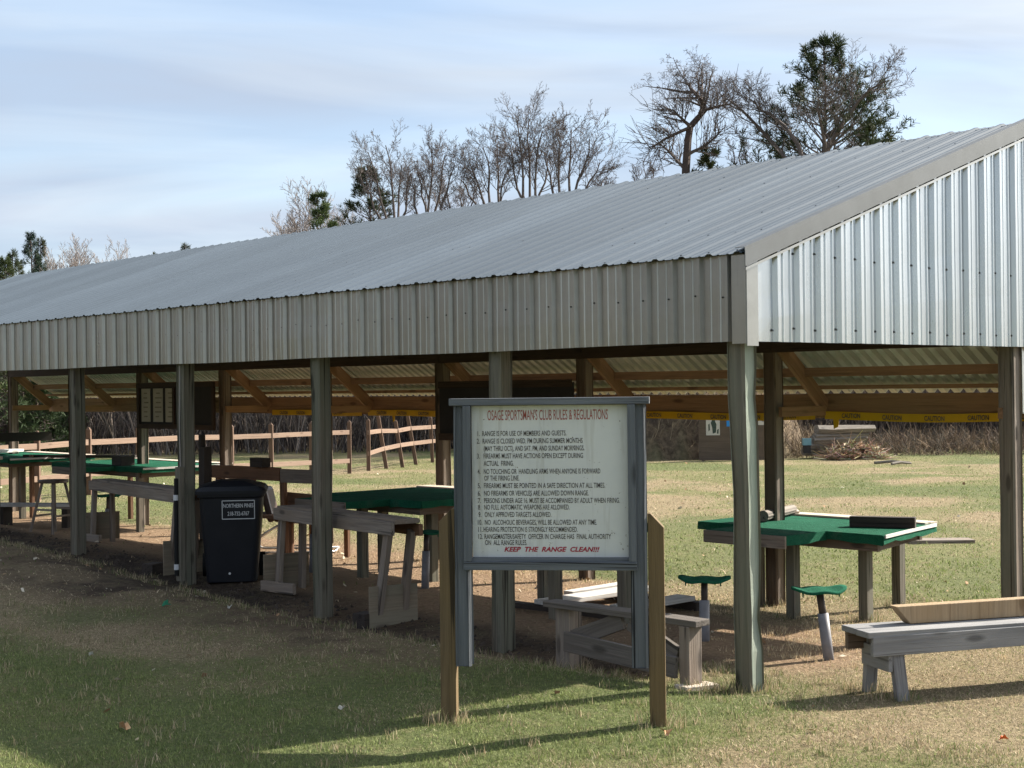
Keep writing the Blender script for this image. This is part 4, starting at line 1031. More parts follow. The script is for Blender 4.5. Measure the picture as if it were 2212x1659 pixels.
# target backing with paper targets in front of the berm
tx, ty = farpx(1585, 42.6); trz = math.atan2(CR[1], CR[0])
tb = empty('target_backing', (tx, ty, gz(tx, ty)), trz, 'plywood target backing with pinned paper targets before the berm', 'target')
mb = MB(); mb.box((0, 0, .70), (2.05, .03, 1.40)); mb.build('panel', M['target_ply'], tb)
for xx in (-.9, .95):
    mb = MB(); mb.bar((xx, .05, -.1), (xx, .05, 1.42), .09, .05, up=(0, 1, 0)); mb.build('upright', M['grey_wood'], tb)
def figure_target(x, z, w, h, mats):
    mb = MB(); mb.box((x, -.018, z), (w, .004, h)); mb.mi = 1
    for poly in ([(-.30, .36), (-.22, .42), (-.10, .36), (-.12, .22), (-.26, .20)], [(.02, .30), (.12, .26), (.16, .02), (.26, -.10), (.22, -.40), (-.02, -.44), (-.06, -.20), (-.16, -.04), (-.04, .08)], [(-.34, -.10), (-.24, -.06), (-.22, -.30), (-.32, -.36)], [(.30, -.30), (.42, -.26), (.40, -.44), (.28, -.44)]):
        mb.extrude([(x + a_ * w, -.0205, z + b_ * h) for (a_, b_) in poly], (0, -.001, 0))
    return mb.build('paper_target', mats, tb)
mt = plain('grey_green_print', (.06, .085, .06), (.03, .04, .035), rough=.8, scale=30)
figure_target(-.62, 1.12, .40, .78, [M['paper'], mt])
mb = MB(); mb.box((-.05, -.018, 1.22), (.35, .004, .48)); mb.build('blue_target', M['blue'], tb)
mb = MB(); mb.box((.84, -.018, 1.22), (.30, .004, .42)); mb.mi = 1; mb.tube([(.84, -.0205, 1.22), (.84, -.0215, 1.22)], .11, 14); mb.build('round_target', [M['paper'], M['black_ink']], tb)
# stacked railway ties
for k, (pa, pb, yy) in enumerate(((1762, 1886, 929), (1757, 1872, 943), (1752, 1868, 951), (1744, 1838, 962), (1735, 1800, 976))):
    D = 44.0 - .12 * (4 - k) * 0; xa, ya = farpx(pa, D - .5); xb, yb = farpx(pb, D + .5); zz = 1.95 - (yy - 834) * D / 3181.3
    mb = MB(); q = Vector((xb - xa, yb - ya, rnd.uniform(-.06, .03))); m_ = q / 2
    pts = [-m_, -m_ * .5 + Vector((0, 0, rnd.uniform(-.02, .03))), m_ * .1 + Vector((0, 0, rnd.uniform(-.02, .02))), m_]
    mb.tube(pts, [.135, .14, .13, .115] if k != 1 else [.10, .1, .09, .08], 6)
    o = mb.build('railway_tie', M['log']); o.location = ((xa + xb) / 2, (ya + yb) / 2, zz)
    tag(o, ['topmost and longest weathered grey tie of the stack on the berm', 'thin second tie from the top of the weathered stack', 'middle tie of the weathered grey stack on the berm', 'second lowest tie of the stack, half covered by brush', 'lowest and shortest tie of the stack, buried in brush'][k], 'timber', 'stacked railway ties')
x_, y_ = farpx(1741, 43.3); mb = MB(); mb.box((0, 0, .1), (.24, .2, .2)); mb.mi = 1; mb.box((0, 0, -.12), (.2, .18, .22))
o = mb.build('pail', [plain('pale_blue_plastic', (.16, .30, .36), rough=.6), M['board']]); o.location = (x_, y_, 1.95 - (960 - 834) * 43.3 / 3181.3 - .05); o.rotation_euler = (0, 0, trz); tag(o, 'small pale blue pail at the left end of the tie stack', 'pail')
for k, (px, D, l, a) in enumerate(((1925, 40.5, 1.0, .1), (1945, 40.0, .7, .5))):
    x_, y_ = farpx(px, D); mb = MB(); mb.tube([(-l / 2, 0, .05), (0, .03, .08), (l / 2, 0, .04)], [.04, .045, .03], 6)
    o = mb.build('fallen_branch', M['log']); o.location = (x_, y_, gz(x_, y_)); o.rotation_euler = (0, 0, trz + a); tag(o, ['longer pale branch lying on the grass right of the brush pile', 'shorter pale branch lying on the grass right of the brush pile'][k], 'branch')

# ------------------------------------------------------------------ trees
def perp(d, r):
    v = Vector((r.gauss(0, 1), r.gauss(0, 1), r.gauss(0, 1))); v = v - d * v.dot(d)
    return v.normalized()

def limb(mb, p, d, L, r0, r1, rng, wig, up, n, sides):
    """a wandering tapered limb; returns its points"""
    pts = [p.copy()]; d = d.normalized(); st = L / n
    for k in range(n):
        d = (d + perp(d, rng) * wig + Vector((0, 0, up))).normalized()
        p = p + d * st; pts.append(p.copy())
    mb.tube(pts, [r0 + (r1 - r0) * i / n for i in range(n + 1)], sides, cap=False)
    return pts

def bare_tree(rng, H, stems, spread, kids=(9, 7, 5, 3), up=0.10, twig=0.0068, base_r=None, low=0.35, lens=(0.42, 0.40, 0.42, 0.5), wig=0.10, path=None, ang=(0.50, 1.02), fan=0.30):
    """returns trunk mesh builder and crown mesh builder"""
    tr, cw = MB(), MB()
    base_r = base_r or H * 0.012
    def rec(pts, L, r, lvl):
        if lvl >= len(kids): return
        k = kids[lvl]
        for q in range(k):
            t = (low if lvl == 0 else 0.22) + (1 - (low if lvl == 0 else 0.22)) * (q + rng.random()) / k
            f = t * (len(pts) - 1); i = min(int(f), len(pts) - 2); p = pts[i].lerp(pts[i + 1], f - i); d = (pts[i + 1] - pts[i]).normalized()
            a = rng.uniform(*ang) * (.9, 1.05, 1.05, 1.0)[min(lvl, 3)]; nd = d * math.cos(a) + perp(d, rng) * math.sin(a); nd.z += 0.12
            l2 = L * lens[lvl] * (1.08 - 0.40 * t) * rng.uniform(.7, 1.25)
            rr = max(twig, r * (1 - .75 * t) * 0.55); n = 5 if lvl == 0 else (4 if lvl == 1 else 3)
            pt = limb(cw, p, nd, l2, rr, max(twig * .6, rr * .3), rng, wig * (1.0, .9, .75, .6)[min(lvl, 3)], up * (1.0, .8, .5, .35)[min(lvl, 3)], n, 4 if lvl < 2 else 3)
            rec(pt, l2, rr, lvl + 1)
    for s_ in range(stems):
        if path and s_ < len(path):
            pts = [Vector(p) for p in path[s_]]; n = len(pts); L = sum((pts[i + 1] - pts[i]).length for i in range(n - 1))
            tr.tube(pts, [base_r * (1 - .75 * i / (n - 1)) for i in range(n)], 7, cap=False)
        else:
            a = 2 * math.pi * s_ / max(stems, 1) + rng.uniform(-.6, .6); tilt = spread * (0.3 + .7 * rng.random()) if stems > 1 else spread * .2
            d = Vector((math.cos(a) * tilt, math.sin(a) * tilt, 1)); L = H * rng.uniform(.80, .92) * (1.0 if s_ == 0 else .9)
            pts = limb(tr, Vector((math.cos(a) * .1 * (stems > 1), math.sin(a) * .1 * (stems > 1), -.3)), d, L, base_r * (1 if stems == 1 else .75), base_r * .16, rng, .07, .03, 9, 7)
        rec(pts, L * fan / 0.30, base_r * (1 if stems == 1 else .75), 0)
    return tr, cw

def needle_clump(mb, p, d, size, n, rng, col):
    for k in range(n):
        nd = (d * rng.uniform(.2, 1.0) + perp(d, rng) * rng.uniform(.3, 1.0)).normalized(); l = size * rng.uniform(.6, 1.1); w = size * rng.uniform(.07, .13)
        s_ = perp(nd, rng) * w; q = p + d * rng.uniform(-.3, .5) * size
        f = rng.uniform(.65, 1.35); mb.col = (col[0] * f, col[1] * f, col[2] * f)
        mb.add([q - s_ * .5, q + s_ * .5, q + nd * l + s_ * .35, q + nd * l - s_ * .35], [(0, 1, 2, 3)])

def pine(rng, H, R0, base, nb, kind, col, bare=0.0):
    """kind 'jack': ragged open crown of up-curving limbs; 'spruce': narrow tiers of drooping boughs"""
    tr, cw, lf = MB(), MB(), MB()
    pts = limb(tr, Vector((0, 0, -.3)), Vector((0, 0, 1)), H + .3, H * .014, .02, rng, .025 if kind == 'spruce' else .05, .02, 12, 7)
    for k in range(nb):
        t = base + (1 - base) * (k + rng.random()) / nb; f = t * 12; i = min(int(f), 11); p = pts[i].lerp(pts[i + 1], f - i)
        a = rng.uniform(0, 2 * math.pi); env = (1 - t) / (1 - base)
        if kind == 'spruce':
            L = R0 * (env ** 1.1) * rng.uniform(.65, 1.1) + .06; d = Vector((math.cos(a), math.sin(a), -.25)); up = .10; sz = .22; step = .20
        else:
            L = R0 * (.16 + 1.05 * math.sin(min(1, env * 1.1) * math.pi * .56)) * rng.uniform(.45, 1.15); d = Vector((math.cos(a), math.sin(a), rng.uniform(.1, .7))); up = .09; sz = .27; step = .24
        pt = limb(cw, p, d, L, .012 + .012 * L, .008, rng, .10, up, 5, 4)
        dead = rng.random() < bare
        for j in range(1, 6):
            if kind != 'spruce' and j < 3: continue
            for s_ in range(2 if kind == 'spruce' else 3):
                dd = (pt[j] - pt[j - 1]).normalized(); sd = (dd + perp(dd, rng) * .9 + Vector((0, 0, .0 if kind == 'spruce' else .45))).normalized()
                l2 = L * (.32 if kind == 'spruce' else .30) * rng.uniform(.5, 1.1) * (1.2 - .14 * j) + .1; tip = pt[j] + sd * l2; cw.tube([pt[j], tip], [.007, .005], 3, cap=False)
                if dead: continue
                m_ = max(1, int(l2 / step))
                for q in range(m_):
                    needle_clump(lf, pt[j].lerp(tip, (q + 1) / m_), (sd + Vector((0, 0, .5 if kind != 'spruce' else .05))).normalized(), sz * rng.uniform(.7, 1.1), 9 if kind == 'spruce' else 13, rng, col)
        if not dead: needle_clump(lf, pt[5], (pt[5] - pt[4]).normalized(), sz, 12, rng, col)
    for q in range(5): needle_clump(lf, pts[12] - Vector((0, 0, .12 * q)), Vector((0, 0, 1)), sz * (.5 if kind == 'spruce' else .9), 8, rng, col)
    return tr, cw, lf

def place_tree(name, px, D, label, group, parts, rz=0.0, z=None):
    x, y = farpx(px, D); t_ = empty(name, (x, y, gz(x, y) if z is None else z), rz, label, 'tree', group)
    for (nm, mb, mat) in parts:
        if mb.v: mb.build(nm, mat, t_)
    return t_
BT = 'bare trees behind the shelter'
def hgt(ytop, D, zb=-.2):                                # height of a tree whose top stands at picture height ytop
    return 1.95 + (838 - ytop) / 3181.3 * D - zb
def fan_tree(px, D, yfork, tips, label, seed, reach=.118, kids=(10, 7, 5, 2), base_r=.085, mat='bark'):
    """a bare tree whose limbs part at height yfork and fan out to the given tips (px, y, depth offset)"""
    r = random.Random(seed); x, y = farpx(px, D); z0 = gz(x, y)
    def P(qx, qy, dy): k = (qx - px) / 3181.3 * D; return (k * CR[0] + dy * CF[0], k * CR[1] + dy * CF[1], 1.95 + (838 - qy) / 3181.3 * D - z0)
    paths = []
    for (tx_, ty_, dy) in tips:
        pts = [(r.uniform(-.12, .12), r.uniform(-.12, .12), -.3), P(px + r.uniform(-5, 5), yfork + 140, dy * .05), P(px + (tx_ - px) * .10, yfork, dy * .15)]
        for q in (.25, .45, .65, .83, 1.0):               # limbs leave steeply outward and then turn up
            pts.append(P(px + (tx_ - px) * (.10 + .90 * q ** .85) + r.uniform(-5, 5), yfork + (ty_ - yfork) * q ** 1.08 + r.uniform(-3, 3), dy * (.15 + .85 * q)))
        paths.append(pts)
    tr, cw = bare_tree(r, 14, len(paths), 0, kids=kids, low=.50, lens=(.30, .50, .50, .5), base_r=base_r, up=.05, wig=.09, ang=(.45, 1.0), fan=reach, path=paths)
    return place_tree('bare_tree', px, D, label, BT, [('trunk', tr, M[mat]), ('crown', cw, M[mat])])
fan_tree(858, 66, 505, [(778, 360, .6), (806, 332, -.8), (842, 310, .2), (868, 342, 1.0), (893, 377, -.5)], 'tall dark bare tree with forking trunks above mid roof, beside a dark pine', 3)
fan_tree(931, 64, 500, [(908, 362, .8), (938, 322, -.4), (962, 327, .4), (990, 360, -.6), (892, 393, .2)], 'slim upright bare tree right of the forked bare tree', 5)
fan_tree(1146, 62, 470, [(1108, 307, .7), (1128, 264, -.7), (1150, 254, .3), (1176, 282, -.3), (1192, 342, .8)], 'tallest bare tree of the middle group with fine upright branches', 8, .125)
fan_tree(1074, 63, 475, [(1000, 380, .6), (1024, 354, -.8), (1054, 317, .2), (1084, 310, .9), (1098, 372, -.5)], 'left leaning bare tree with many stems beside the tallest middle one', 9, .125)
fan_tree(1222, 61, 460, [(1180, 327, .6), (1210, 292, -.8), (1246, 280, .3), (1280, 304, -.4), (1304, 347, .9)], 'broad fan shaped bare tree right of the tallest middle one', 12, .125)
fan_tree(985, 70, 520, [(948, 423, .5), (975, 408, -.6), (1005, 403, .5), (1030, 418, -.3)], 'low tangled bare tree between the slim tree and the left leaning one', 14, .12, (9, 6, 5, 2))
fan_tree(1300, 66, 460, [(1285, 403, .3), (1305, 396, -.3), (1325, 413, .2)], 'small low bare tree just above the roof right of the fan shaped one', 15, .075, (8, 6, 4, 2), .06)
fan_tree(1396, 66, 450, [(1378, 380, .3), (1398, 370, -.3), (1418, 376, .2)], 'small low bare tree just left of the crooked tree', 16, .075, (8, 6, 4, 2), .06)
# crooked bare tree, its trunk bending left and right
D = 60.0; zb = gz(*farpx(1488, D))
def loc(px, py, dy=0.0):
    return ((px - 1488) / 3181.3 * D * CR[0] + dy * CF[0], (px - 1488) / 3181.3 * D * CR[1] + dy * CF[1], 1.95 + (838 - py) / 3181.3 * D - zb)
r = random.Random(21)
path = [(0, 0, -.3), loc(1486, 480), loc(1487, 372), loc(1493, 305, .1), loc(1499, 275, .2), loc(1516, 256, .3), loc(1531, 240, .2), loc(1523, 222, 0), loc(1508, 205, -.1), loc(1499, 194, 0), loc(1496, 182)]
tr, cw = bare_tree(r, 14, 1, 0, kids=(14, 8, 6, 3), low=.50, lens=(.36, .42, .45, .5), path=[path], base_r=.20, up=.06, wig=.12, ang=(.9, 1.5), fan=.125)
for (a, b_, dy) in ((loc(1497, 278), loc(1415, 318), 1.0), (loc(1490, 338), loc(1556, 300), -1.0), (loc(1497, 276), loc(1452, 250), -.6), (loc(1528, 240), loc(1590, 236), .5), (loc(1487, 372), loc(1425, 300), .8)):
    A, B = Vector(a), Vector(b_) + Vector((CF[0], CF[1], 0)) * dy; L = (B - A).length; pt = limb(cw, A, B - A, L, .085, .025, r, .10, .03, 6, 5)
    for q in range(26):
        f = r.uniform(.8, 5.9); i = min(int(f), 5); p = pt[i].lerp(pt[i + 1], f - i); d = (pt[i + 1] - pt[i]).normalized(); nd = d * .6 + perp(d, r) * .8; nd.z += .25
        p2 = limb(cw, p, nd, r.uniform(.5, 1.5), .018, .009, r, .16, .05, 4, 3)
        for s_ in range(7): limb(cw, p2[r.randint(1, 4)], (p2[4] - p2[3]).normalized() + perp(d, r) * .8, r.uniform(.25, .8), .011, .007, r, .2, .05, 3, 3)
place_tree('bare_tree', 1488, D, 'crooked bare tree with reddish S shaped trunk above the right of the roof', BT, [('trunk', tr, M['red_bark']), ('crown', cw, M['bark'])])
# jack pine grown through by a spreading bare tree
r = random.Random(31); xx, yy = farpx(1752, 58); H = hgt(88, 58, gz(xx, yy))
tr, cw, lf = pine(r, H * 1.02, 3.1, .36, 150, 'jack', (.038, .054, .022), .05)
place_tree('pine_tree', 1752, 58, 'big ragged dark green pine towering above the right of the roof', 'pines behind the shelter', [('trunk', tr, M['red_bark']), ('crown', cw, M['bark']), ('needles', lf, M['needles'])])
D2 = 57.0; zb2 = gz(*farpx(1750, D2))
def loc2(px, py, dy=0.0):
    k = (px - 1750) / 3181.3 * D2
    return (k * CR[0] + dy * CF[0], k * CR[1] + dy * CF[1], 1.95 + (838 - py) / 3181.3 * D2 - zb2)
r = random.Random(33)
tr, cw = bare_tree(r, 14, 4, 0, kids=(11, 8, 6, 3), low=.42, lens=(.30, .48, .48, .5), base_r=.13, up=.04, wig=.09, ang=(.5, 1.1), fan=.135, path=[
    [(0, 0, -.3), loc2(1752, 480), loc2(1748, 370, .3), loc2(1738, 315, .6), loc2(1712, 268, 1), loc2(1682, 240, 1.2), loc2(1660, 226, 1.4), loc2(1650, 205, 1.5)],
    [(.2, .1, -.3), loc2(1764, 480), loc2(1782, 350, -.3), loc2(1806, 298, -.6), loc2(1832, 262, -.9), loc2(1848, 236, -1.1), loc2(1870, 215, -1.3), loc2(1900, 200, -1.5)],
    [(-.2, .2, -.3), loc2(1744, 480), loc2(1732, 372, .8), loc2(1706, 318, 1.5), loc2(1668, 268, 1.8), loc2(1628, 222, 2), loc2(1604, 200, 2.1)],
    [(0, -.2, -.3), loc2(1760, 480), loc2(1772, 380, -1), loc2(1772, 330, -1.4), loc2(1760, 290, -1.7), loc2(1750, 255, -2)]])
place_tree('bare_tree', 1750, D2, 'wide spreading bare tree growing through the big ragged pine', BT, [('trunk', tr, M['bark']), ('crown', cw, M['bark'])])
fan_tree(1603, 64, 430, [(1590, 318, .3), (1604, 296, -.3), (1622, 325, .3)], 'thin upright bare tree between the crooked tree and the big pine', 36, .07, (8, 6, 4, 2), .06)
for (px, D, yt, R0, nb, c_, lab, sd) in ((1533, 61, 318, 1.5, 40, (.060, .075, .030), 'small bushy pine at the foot of the crooked bare tree', 41),
                                        (1840, 60, 262, 2.4, 52, (.085, .105, .036), 'yellow green bushy pine low on the right side of the big pine', 42),
                                        (808, 68, 352, 2.3, 60, (.055, .072, .034), 'dark ragged pine left of the forked bare tree', 43),
                                        (738, 72, 404, 1.5, 44, (.095, .135, .048), 'small light green pine left of the dark ragged pine', 44)):
    r = random.Random(sd); xx, yy = farpx(px, D); H = hgt(yt, D, gz(xx, yy)); tr, cw, lf = pine(r, H * .97, R0 * .85, .35, int(nb * 1.5), 'jack', tuple(.8 * q for q in c_), .2)
    place_tree('pine_tree', px, D, lab, 'pines behind the shelter', [('trunk', tr, M['red_bark']), ('crown', cw, M['bark']), ('needles', lf, M['needles'])])
for (px, D, yt, R0, nb, c_, lab, sd) in ((66, 92, 490, 1.9, 95, (.028, .050, .032), 'tallest dark spruce above the left end of the roof', 51),
                                        (92, 94, 504, 1.4, 85, (.055, .062, .030), 'narrow olive spruce just right of the tallest left spruce', 52),
                                        (31, 90, 530, 1.3, 70, (.055, .075, .035), 'short spruce left of the tallest left spruce', 53),
                                        (8, 84, 545, 2.6, 100, (.060, .080, .028), 'broad green spruce at the very left edge', 54),
                                        (47, 96, 552, 1.6, 70, (.075, .085, .035), 'pale olive spruce in front of the tallest left spruce', 55),
                                        (395, 90, 519, 1.0, 50, (.06, .075, .05), 'tip of a lone spruce just showing over the left roof', 56),
                                        (330, 95, 541, .9, 40, (.06, .075, .05), 'smallest spruce tip barely showing over the left roof', 57)):
    r = random.Random(sd); xx, yy = farpx(px, D); H = hgt(yt, D, gz(xx, yy)); tr, cw, lf = pine(r, H, R0, .12, nb, 'spruce', c_)
    place_tree('spruce_tree', px, D, lab, 'spruces beyond the left end', [('trunk', tr, M['red_bark']), ('crown', cw, M['bark']), ('needles', lf, M['needles'])])
for k, (px, D, yt) in enumerate(((122, 86, 500), (142, 88, 512), (166, 85, 505), (190, 88, 498), (214, 85, 505), (240, 87, 496), (258, 89, 520))):
    r = random.Random(60 + k); xx, yy = farpx(px, D); H = hgt(yt, D, gz(xx, yy)); tr, cw = bare_tree(r, H, 3, .20, kids=(11, 7, 5), low=.4, up=.22, twig=.009, base_r=.07, fan=.20)
    place_tree('aspen_tree', px, D, ['pale bare aspen just right of the spruces at left', 'second pale bare aspen right of the left spruces', 'third pale bare aspen over the left roof', 'fourth pale bare aspen over the left roof', 'fifth pale bare aspen over the left roof', 'sixth pale bare aspen over the left roof', 'last pale bare aspen right of the left thicket'][k], 'pale aspens over the left roof', [('trunk', tr, M['pale_bark']), ('crown', cw, M['pale_bark'])])
for k, (px, D, yt) in enumerate(((590, 80, 470), (615, 82, 455), (640, 80, 428), (668, 78, 396), (698, 79, 380), (715, 83, 420))):
    r = random.Random(80 + k); xx, yy = farpx(px, D); H = hgt(yt, D, gz(xx, yy)); tr, cw = bare_tree(r, H, 1 + k % 2, .16, kids=(20, 9, 6), low=.35, up=.14, twig=.011, base_r=.09, fan=.22)
    place_tree('poplar_tree', px, D, ['lowest pale poplar at the left of the middle tree group', 'second pale poplar from the left of the middle group', 'third pale poplar, mid height, left of the light green pine', 'pointed pale poplar left of the tallest poplar', 'tallest pointed pale poplar left of the light green pine', 'pale poplar right behind the tallest pointed poplar'][k], 'pale poplars left of the middle group', [('trunk', tr, M['pale_bark']), ('crown', cw, M['pale_bark'])])
# evergreens seen under the left end of the roof
for k, (px, D, H, R0) in enumerate(((-22, 50, 6.5, 2.2), (12, 51, 5.6, 1.6), (96, 51, 3.0, 1.2), (52, 52, 4.2, 1.5), (142, 53, 2.6, 1.0))):
    r = random.Random(95 + k); tr, cw, lf = pine(r, H, R0, .05, 70, 'spruce', (.075, .095, .030) if k % 2 else (.05, .075, .032))
    place_tree('spruce_tree', px, D, ['bushy evergreen at the left edge seen below the roof', 'low dark evergreen seen left of the first far post', 'yellow green young evergreen seen under the awning at left', 'dark evergreen behind the young one under the awning', 'small evergreen at the wood edge left of the first front post'][k], 'evergreens at the wood edge', [('trunk', tr, M['red_bark']), ('crown', cw, M['bark']), ('needles', lf, M['needles'])])

# ------------------------------------------------------------------ thickets, too dense to count
def thicket(name, label, n, pxr, Dr, hr, seed, cols, lean=.25, twigs=3, rad=.012, xy=None):
    r = np.random.default_rng(seed); V = []; F = []; C = []; nv = 0
    px = r.uniform(pxr[0], pxr[1], n); D = r.uniform(Dr[0], Dr[1], n); L = (px - 1106) / 3181.3 * D
    X = CAM[0] + CF[0] * D + CR[0] * L; Y = CAM[1] + CF[1] * D + CR[1] * L; Z = ground_z(X, Y)
    if xy: X = r.uniform(xy[0], xy[1], n); Y = r.uniform(xy[2], xy[3], n); Z = ground_z(X, Y)
    for k in range(n):
        h = r.uniform(*hr); p = np.array([X[k], Y[k], Z[k] - .1]); d = np.array([r.normal(0, lean), r.normal(0, lean), 1.0]); d /= np.linalg.norm(d)
        q = [p, p + d * h * .5, p + d * h + np.array([r.normal(0, .12) * h, r.normal(0, .12) * h, 0])]; c_ = np.array(cols[r.integers(len(cols))]) * r.uniform(.6, 1.3)
        segs = [(q[0], q[1], rad * h ** .5, rad * h ** .5 * .75), (q[1], q[2], rad * h ** .5 * .75, rad * .45)]
        for t_ in range(twigs):
            b_ = q[0] + (q[2] - q[0]) * r.uniform(.25, .9); e = b_ + (d + r.normal(0, .55, 3)) * h * r.uniform(.15, .35); segs.append((b_, e, rad * .6, rad * .35))
        for (a, b_, ra, rb) in segs:
            ax = b_ - a; s_ = np.cross(ax, r.normal(0, 1, 3)); s_ /= np.linalg.norm(s_) + 1e-9; u = np.cross(ax, s_); u /= np.linalg.norm(u) + 1e-9
            for (P, rr) in ((a, ra), (b_, rb)):
                for j in range(3):
                    w_ = 2.094 * j; V.append(P + (s_ * math.cos(w_) + u * math.sin(w_)) * rr)
            for j in range(3): F.append((nv + j, nv + (j + 1) % 3, nv + 3 + (j + 1) % 3, nv + 3 + j))
            nv += 6; C += [c_] * 6
    me = bpy.data.meshes.new(name); me.from_pydata(np.array(V).tolist(), [], F); a = np.ones((nv, 4), np.float32); a[:, :3] = np.array(C)
    ca_ = me.color_attributes.new('Col', 'FLOAT_COLOR', 'POINT'); ca_.data.foreach_set('color', a.ravel()); me.materials.append(M['brush'])
    o = bpy.data.objects.new(name, me); COL.objects.link(o); o['kind'] = 'stuff'; return tag(o, label, 'thicket')
BC = [(.105, .086, .078), (.14, .11, .093), (.075, .063, .060), (.19, .15, .12)]
thicket('thicket', 'dense leafless grey brown thicket behind the field at the right', 7500, (1350, 2700), (53, 62), (1.6, 3.4), 1, BC)
thicket('thicket', 'dense leafless grey brown wood edge behind the fences at the left', 11000, (-700, 1400), (52, 74), (1.8, 4.5), 2, BC + [(.045, .038, .038), (.22, .19, .17)])
thicket('brush_litter', 'tangled dead brush growing on the berm', 2600, (1370, 1790), (43.8, 52), (.3, 1.1), 3, [(.22, .17, .11), (.12, .09, .07), (.30, .24, .16)], .6, 3, .009)
thicket('dead_brush', 'low mounds of dead brush at the right foot of the thicket', 2600, (1700, 2300), (45, 53), (.3, .95), 4, [(.25, .18, .12), (.14, .10, .075), (.10, .085, .065)], .7, 4, .010)

thicket('reflected_wood', 'unseen leafless wood across the lawn, added for the fascia to reflect', 2600, (0, 1), (50, 60), (6, 11), 8, BC, .12, 7, .035, (-48, -34, -10, 95))  # added out of view so the fascia mirrors dark stems

def brush_pile(px, D, w, h, seed, label, n=900):
    x0, y0 = farpx(px, D); r = random.Random(seed); mb = MB(); z0 = gz(x0, y0)
    for k in range(n):
        a = r.uniform(0, 2 * math.pi); q = r.random() ** .6; u = math.cos(a) * q * w; v = math.sin(a) * q * w * .6; zt_ = h * max(0, 1 - q * q) * r.uniform(.2, 1.0)
        p = Vector((CR[0] * u + CF[0] * v, CR[1] * u + CF[1] * v, zt_)); c_ = r.choice([(.40, .31, .20), (.28, .20, .12), (.20, .14, .09), (.50, .41, .29)]); mb.col = tuple(c * r.uniform(.7, 1.2) for c in c_)
        if r.random() < .3:
            d = Vector((r.gauss(0, 1), r.gauss(0, 1), r.gauss(0, .4))).normalized() * r.uniform(.2, .6); mb.tube([p, p + d], [.012, .006], 3, cap=False)
        else:
            d = perp(Vector((0, 0, 1)), r) * r.uniform(.04, .10); e = Vector((r.gauss(0, 1), r.gauss(0, 1), r.gauss(0, 1))).normalized() * r.uniform(.03, .08); mb.add([p - d, p + e, p + d, p - e], [(0, 1, 2, 3)])
    o = mb.build('brush_pile', M['brush']); o.location = (x0, y0, z0); return tag(o, label, 'brush pile')
brush_pile(1846, 43.0, .95, .46, 5, 'heap of dead leafy brush piled against the tie stack', 3200)

# ------------------------------------------------------------------ grass blades
def blades(name, label, n, D0, D1, seed, hr, wr, keep):
    r = np.random.default_rng(seed); q = r.random(n); D = (D0 ** .5 + q * (D1 ** .5 - D0 ** .5)) ** 2; L = r.uniform(-.42, .42, n) * D
    X = CAM[0] + CF[0] * D + CR[0] * L; Y = CAM[1] + CF[1] * D + CR[1] * L
    dirt_, wet_, tan_, lush_ = masks(X, Y); ptch = fbm(X, Y, .35, 41)
    pk = (1 - .97 * np.clip(dirt_ * 1.1, 0, 1)) * (.35 + .65 * ptch * 1.4) * keep
    s = r.random(n) < pk; X, Y, D = X[s], Y[s], D[s]; tan_, lush_, ptch = tan_[s], lush_[s], ptch[s]; n = len(X); Z = ground_z(X, Y)
    pt = np.clip(.30 + .62 * tan_ - .55 * lush_ + .35 * (ptch - .5), .06, .95); isT = r.random(n) < pt; f = r.uniform(.75, 1.75, (n, 1))
    g = np.array([.096, .128, .040]) + r.random((n, 1)) * np.array([.110, .105, .048]); tcol = np.array([.195, .148, .092]) + r.random((n, 1)) * np.array([.27, .225, .16])
    C = np.where(isT[:, None], tcol, g) * f
    h = r.uniform(hr[0], hr[1], n) * np.where(isT, .75, 1.0) * (.6 + .8 * ptch); w = r.uniform(wr[0], wr[1], n); a = r.uniform(0, 2 * np.pi, n); ln = r.uniform(.2, 1.0, n) * np.where(isT, 1.9, .9); b_ = r.uniform(0, 2 * np.pi, n)
    sx_, sy = np.cos(a) * w / 2, np.sin(a) * w / 2; tx_, ty_ = np.cos(b_) * ln * h, np.sin(b_) * ln * h
    base = np.stack([X, Y, Z - .005], 1); V = np.empty((n, 5, 3))
    V[:, 0] = base - np.stack([sx_, sy, 0 * h], 1); V[:, 1] = base + np.stack([sx_, sy, 0 * h], 1)
    mid = base + np.stack([tx_ * .35, ty_ * .35, h * .6], 1); V[:, 2] = mid + np.stack([sx_ * .8, sy * .8, 0 * h], 1); V[:, 3] = mid - np.stack([sx_ * .8, sy * .8, 0 * h], 1); V[:, 4] = base + np.stack([tx_, ty_, h], 1)
    i5 = np.arange(n) * 5; me = bpy.data.meshes.new(name)
    me.vertices.add(n * 5); me.vertices.foreach_set('co', V.astype(np.float32).ravel())
    lv = np.stack([i5, i5 + 1, i5 + 2, i5 + 3, i5 + 3, i5 + 2, i5 + 4], 1).astype(np.int32).ravel(); me.loops.add(n * 7); me.loops.foreach_set('vertex_index', lv)
    me.polygons.add(n * 2); ls = np.stack([np.arange(n) * 7, np.arange(n) * 7 + 4], 1).astype(np.int32).ravel(); me.polygons.foreach_set('loop_start', ls); me.polygons.foreach_set('loop_total', np.tile([4, 3], n).astype(np.int32))
    me.update(calc_edges=True); me.validate()
    ca_ = me.color_attributes.new('Col', 'FLOAT_COLOR', 'POINT'); cc = np.ones((n, 5, 4), np.float32); cc[:, :, :3] = C[:, None, :]; ca_.data.foreach_set('color', cc.ravel()); me.materials.append(M['blade'])
    o = bpy.data.objects.new(name, me); COL.objects.link(o); o['kind'] = 'stuff'; return tag(o, label, 'grass')
blades('grass', 'short green and straw coloured grass of the near lawn', 330000, 6.6, 14.0, 1, (.010, .028), (.0022, .0055), 1.0)
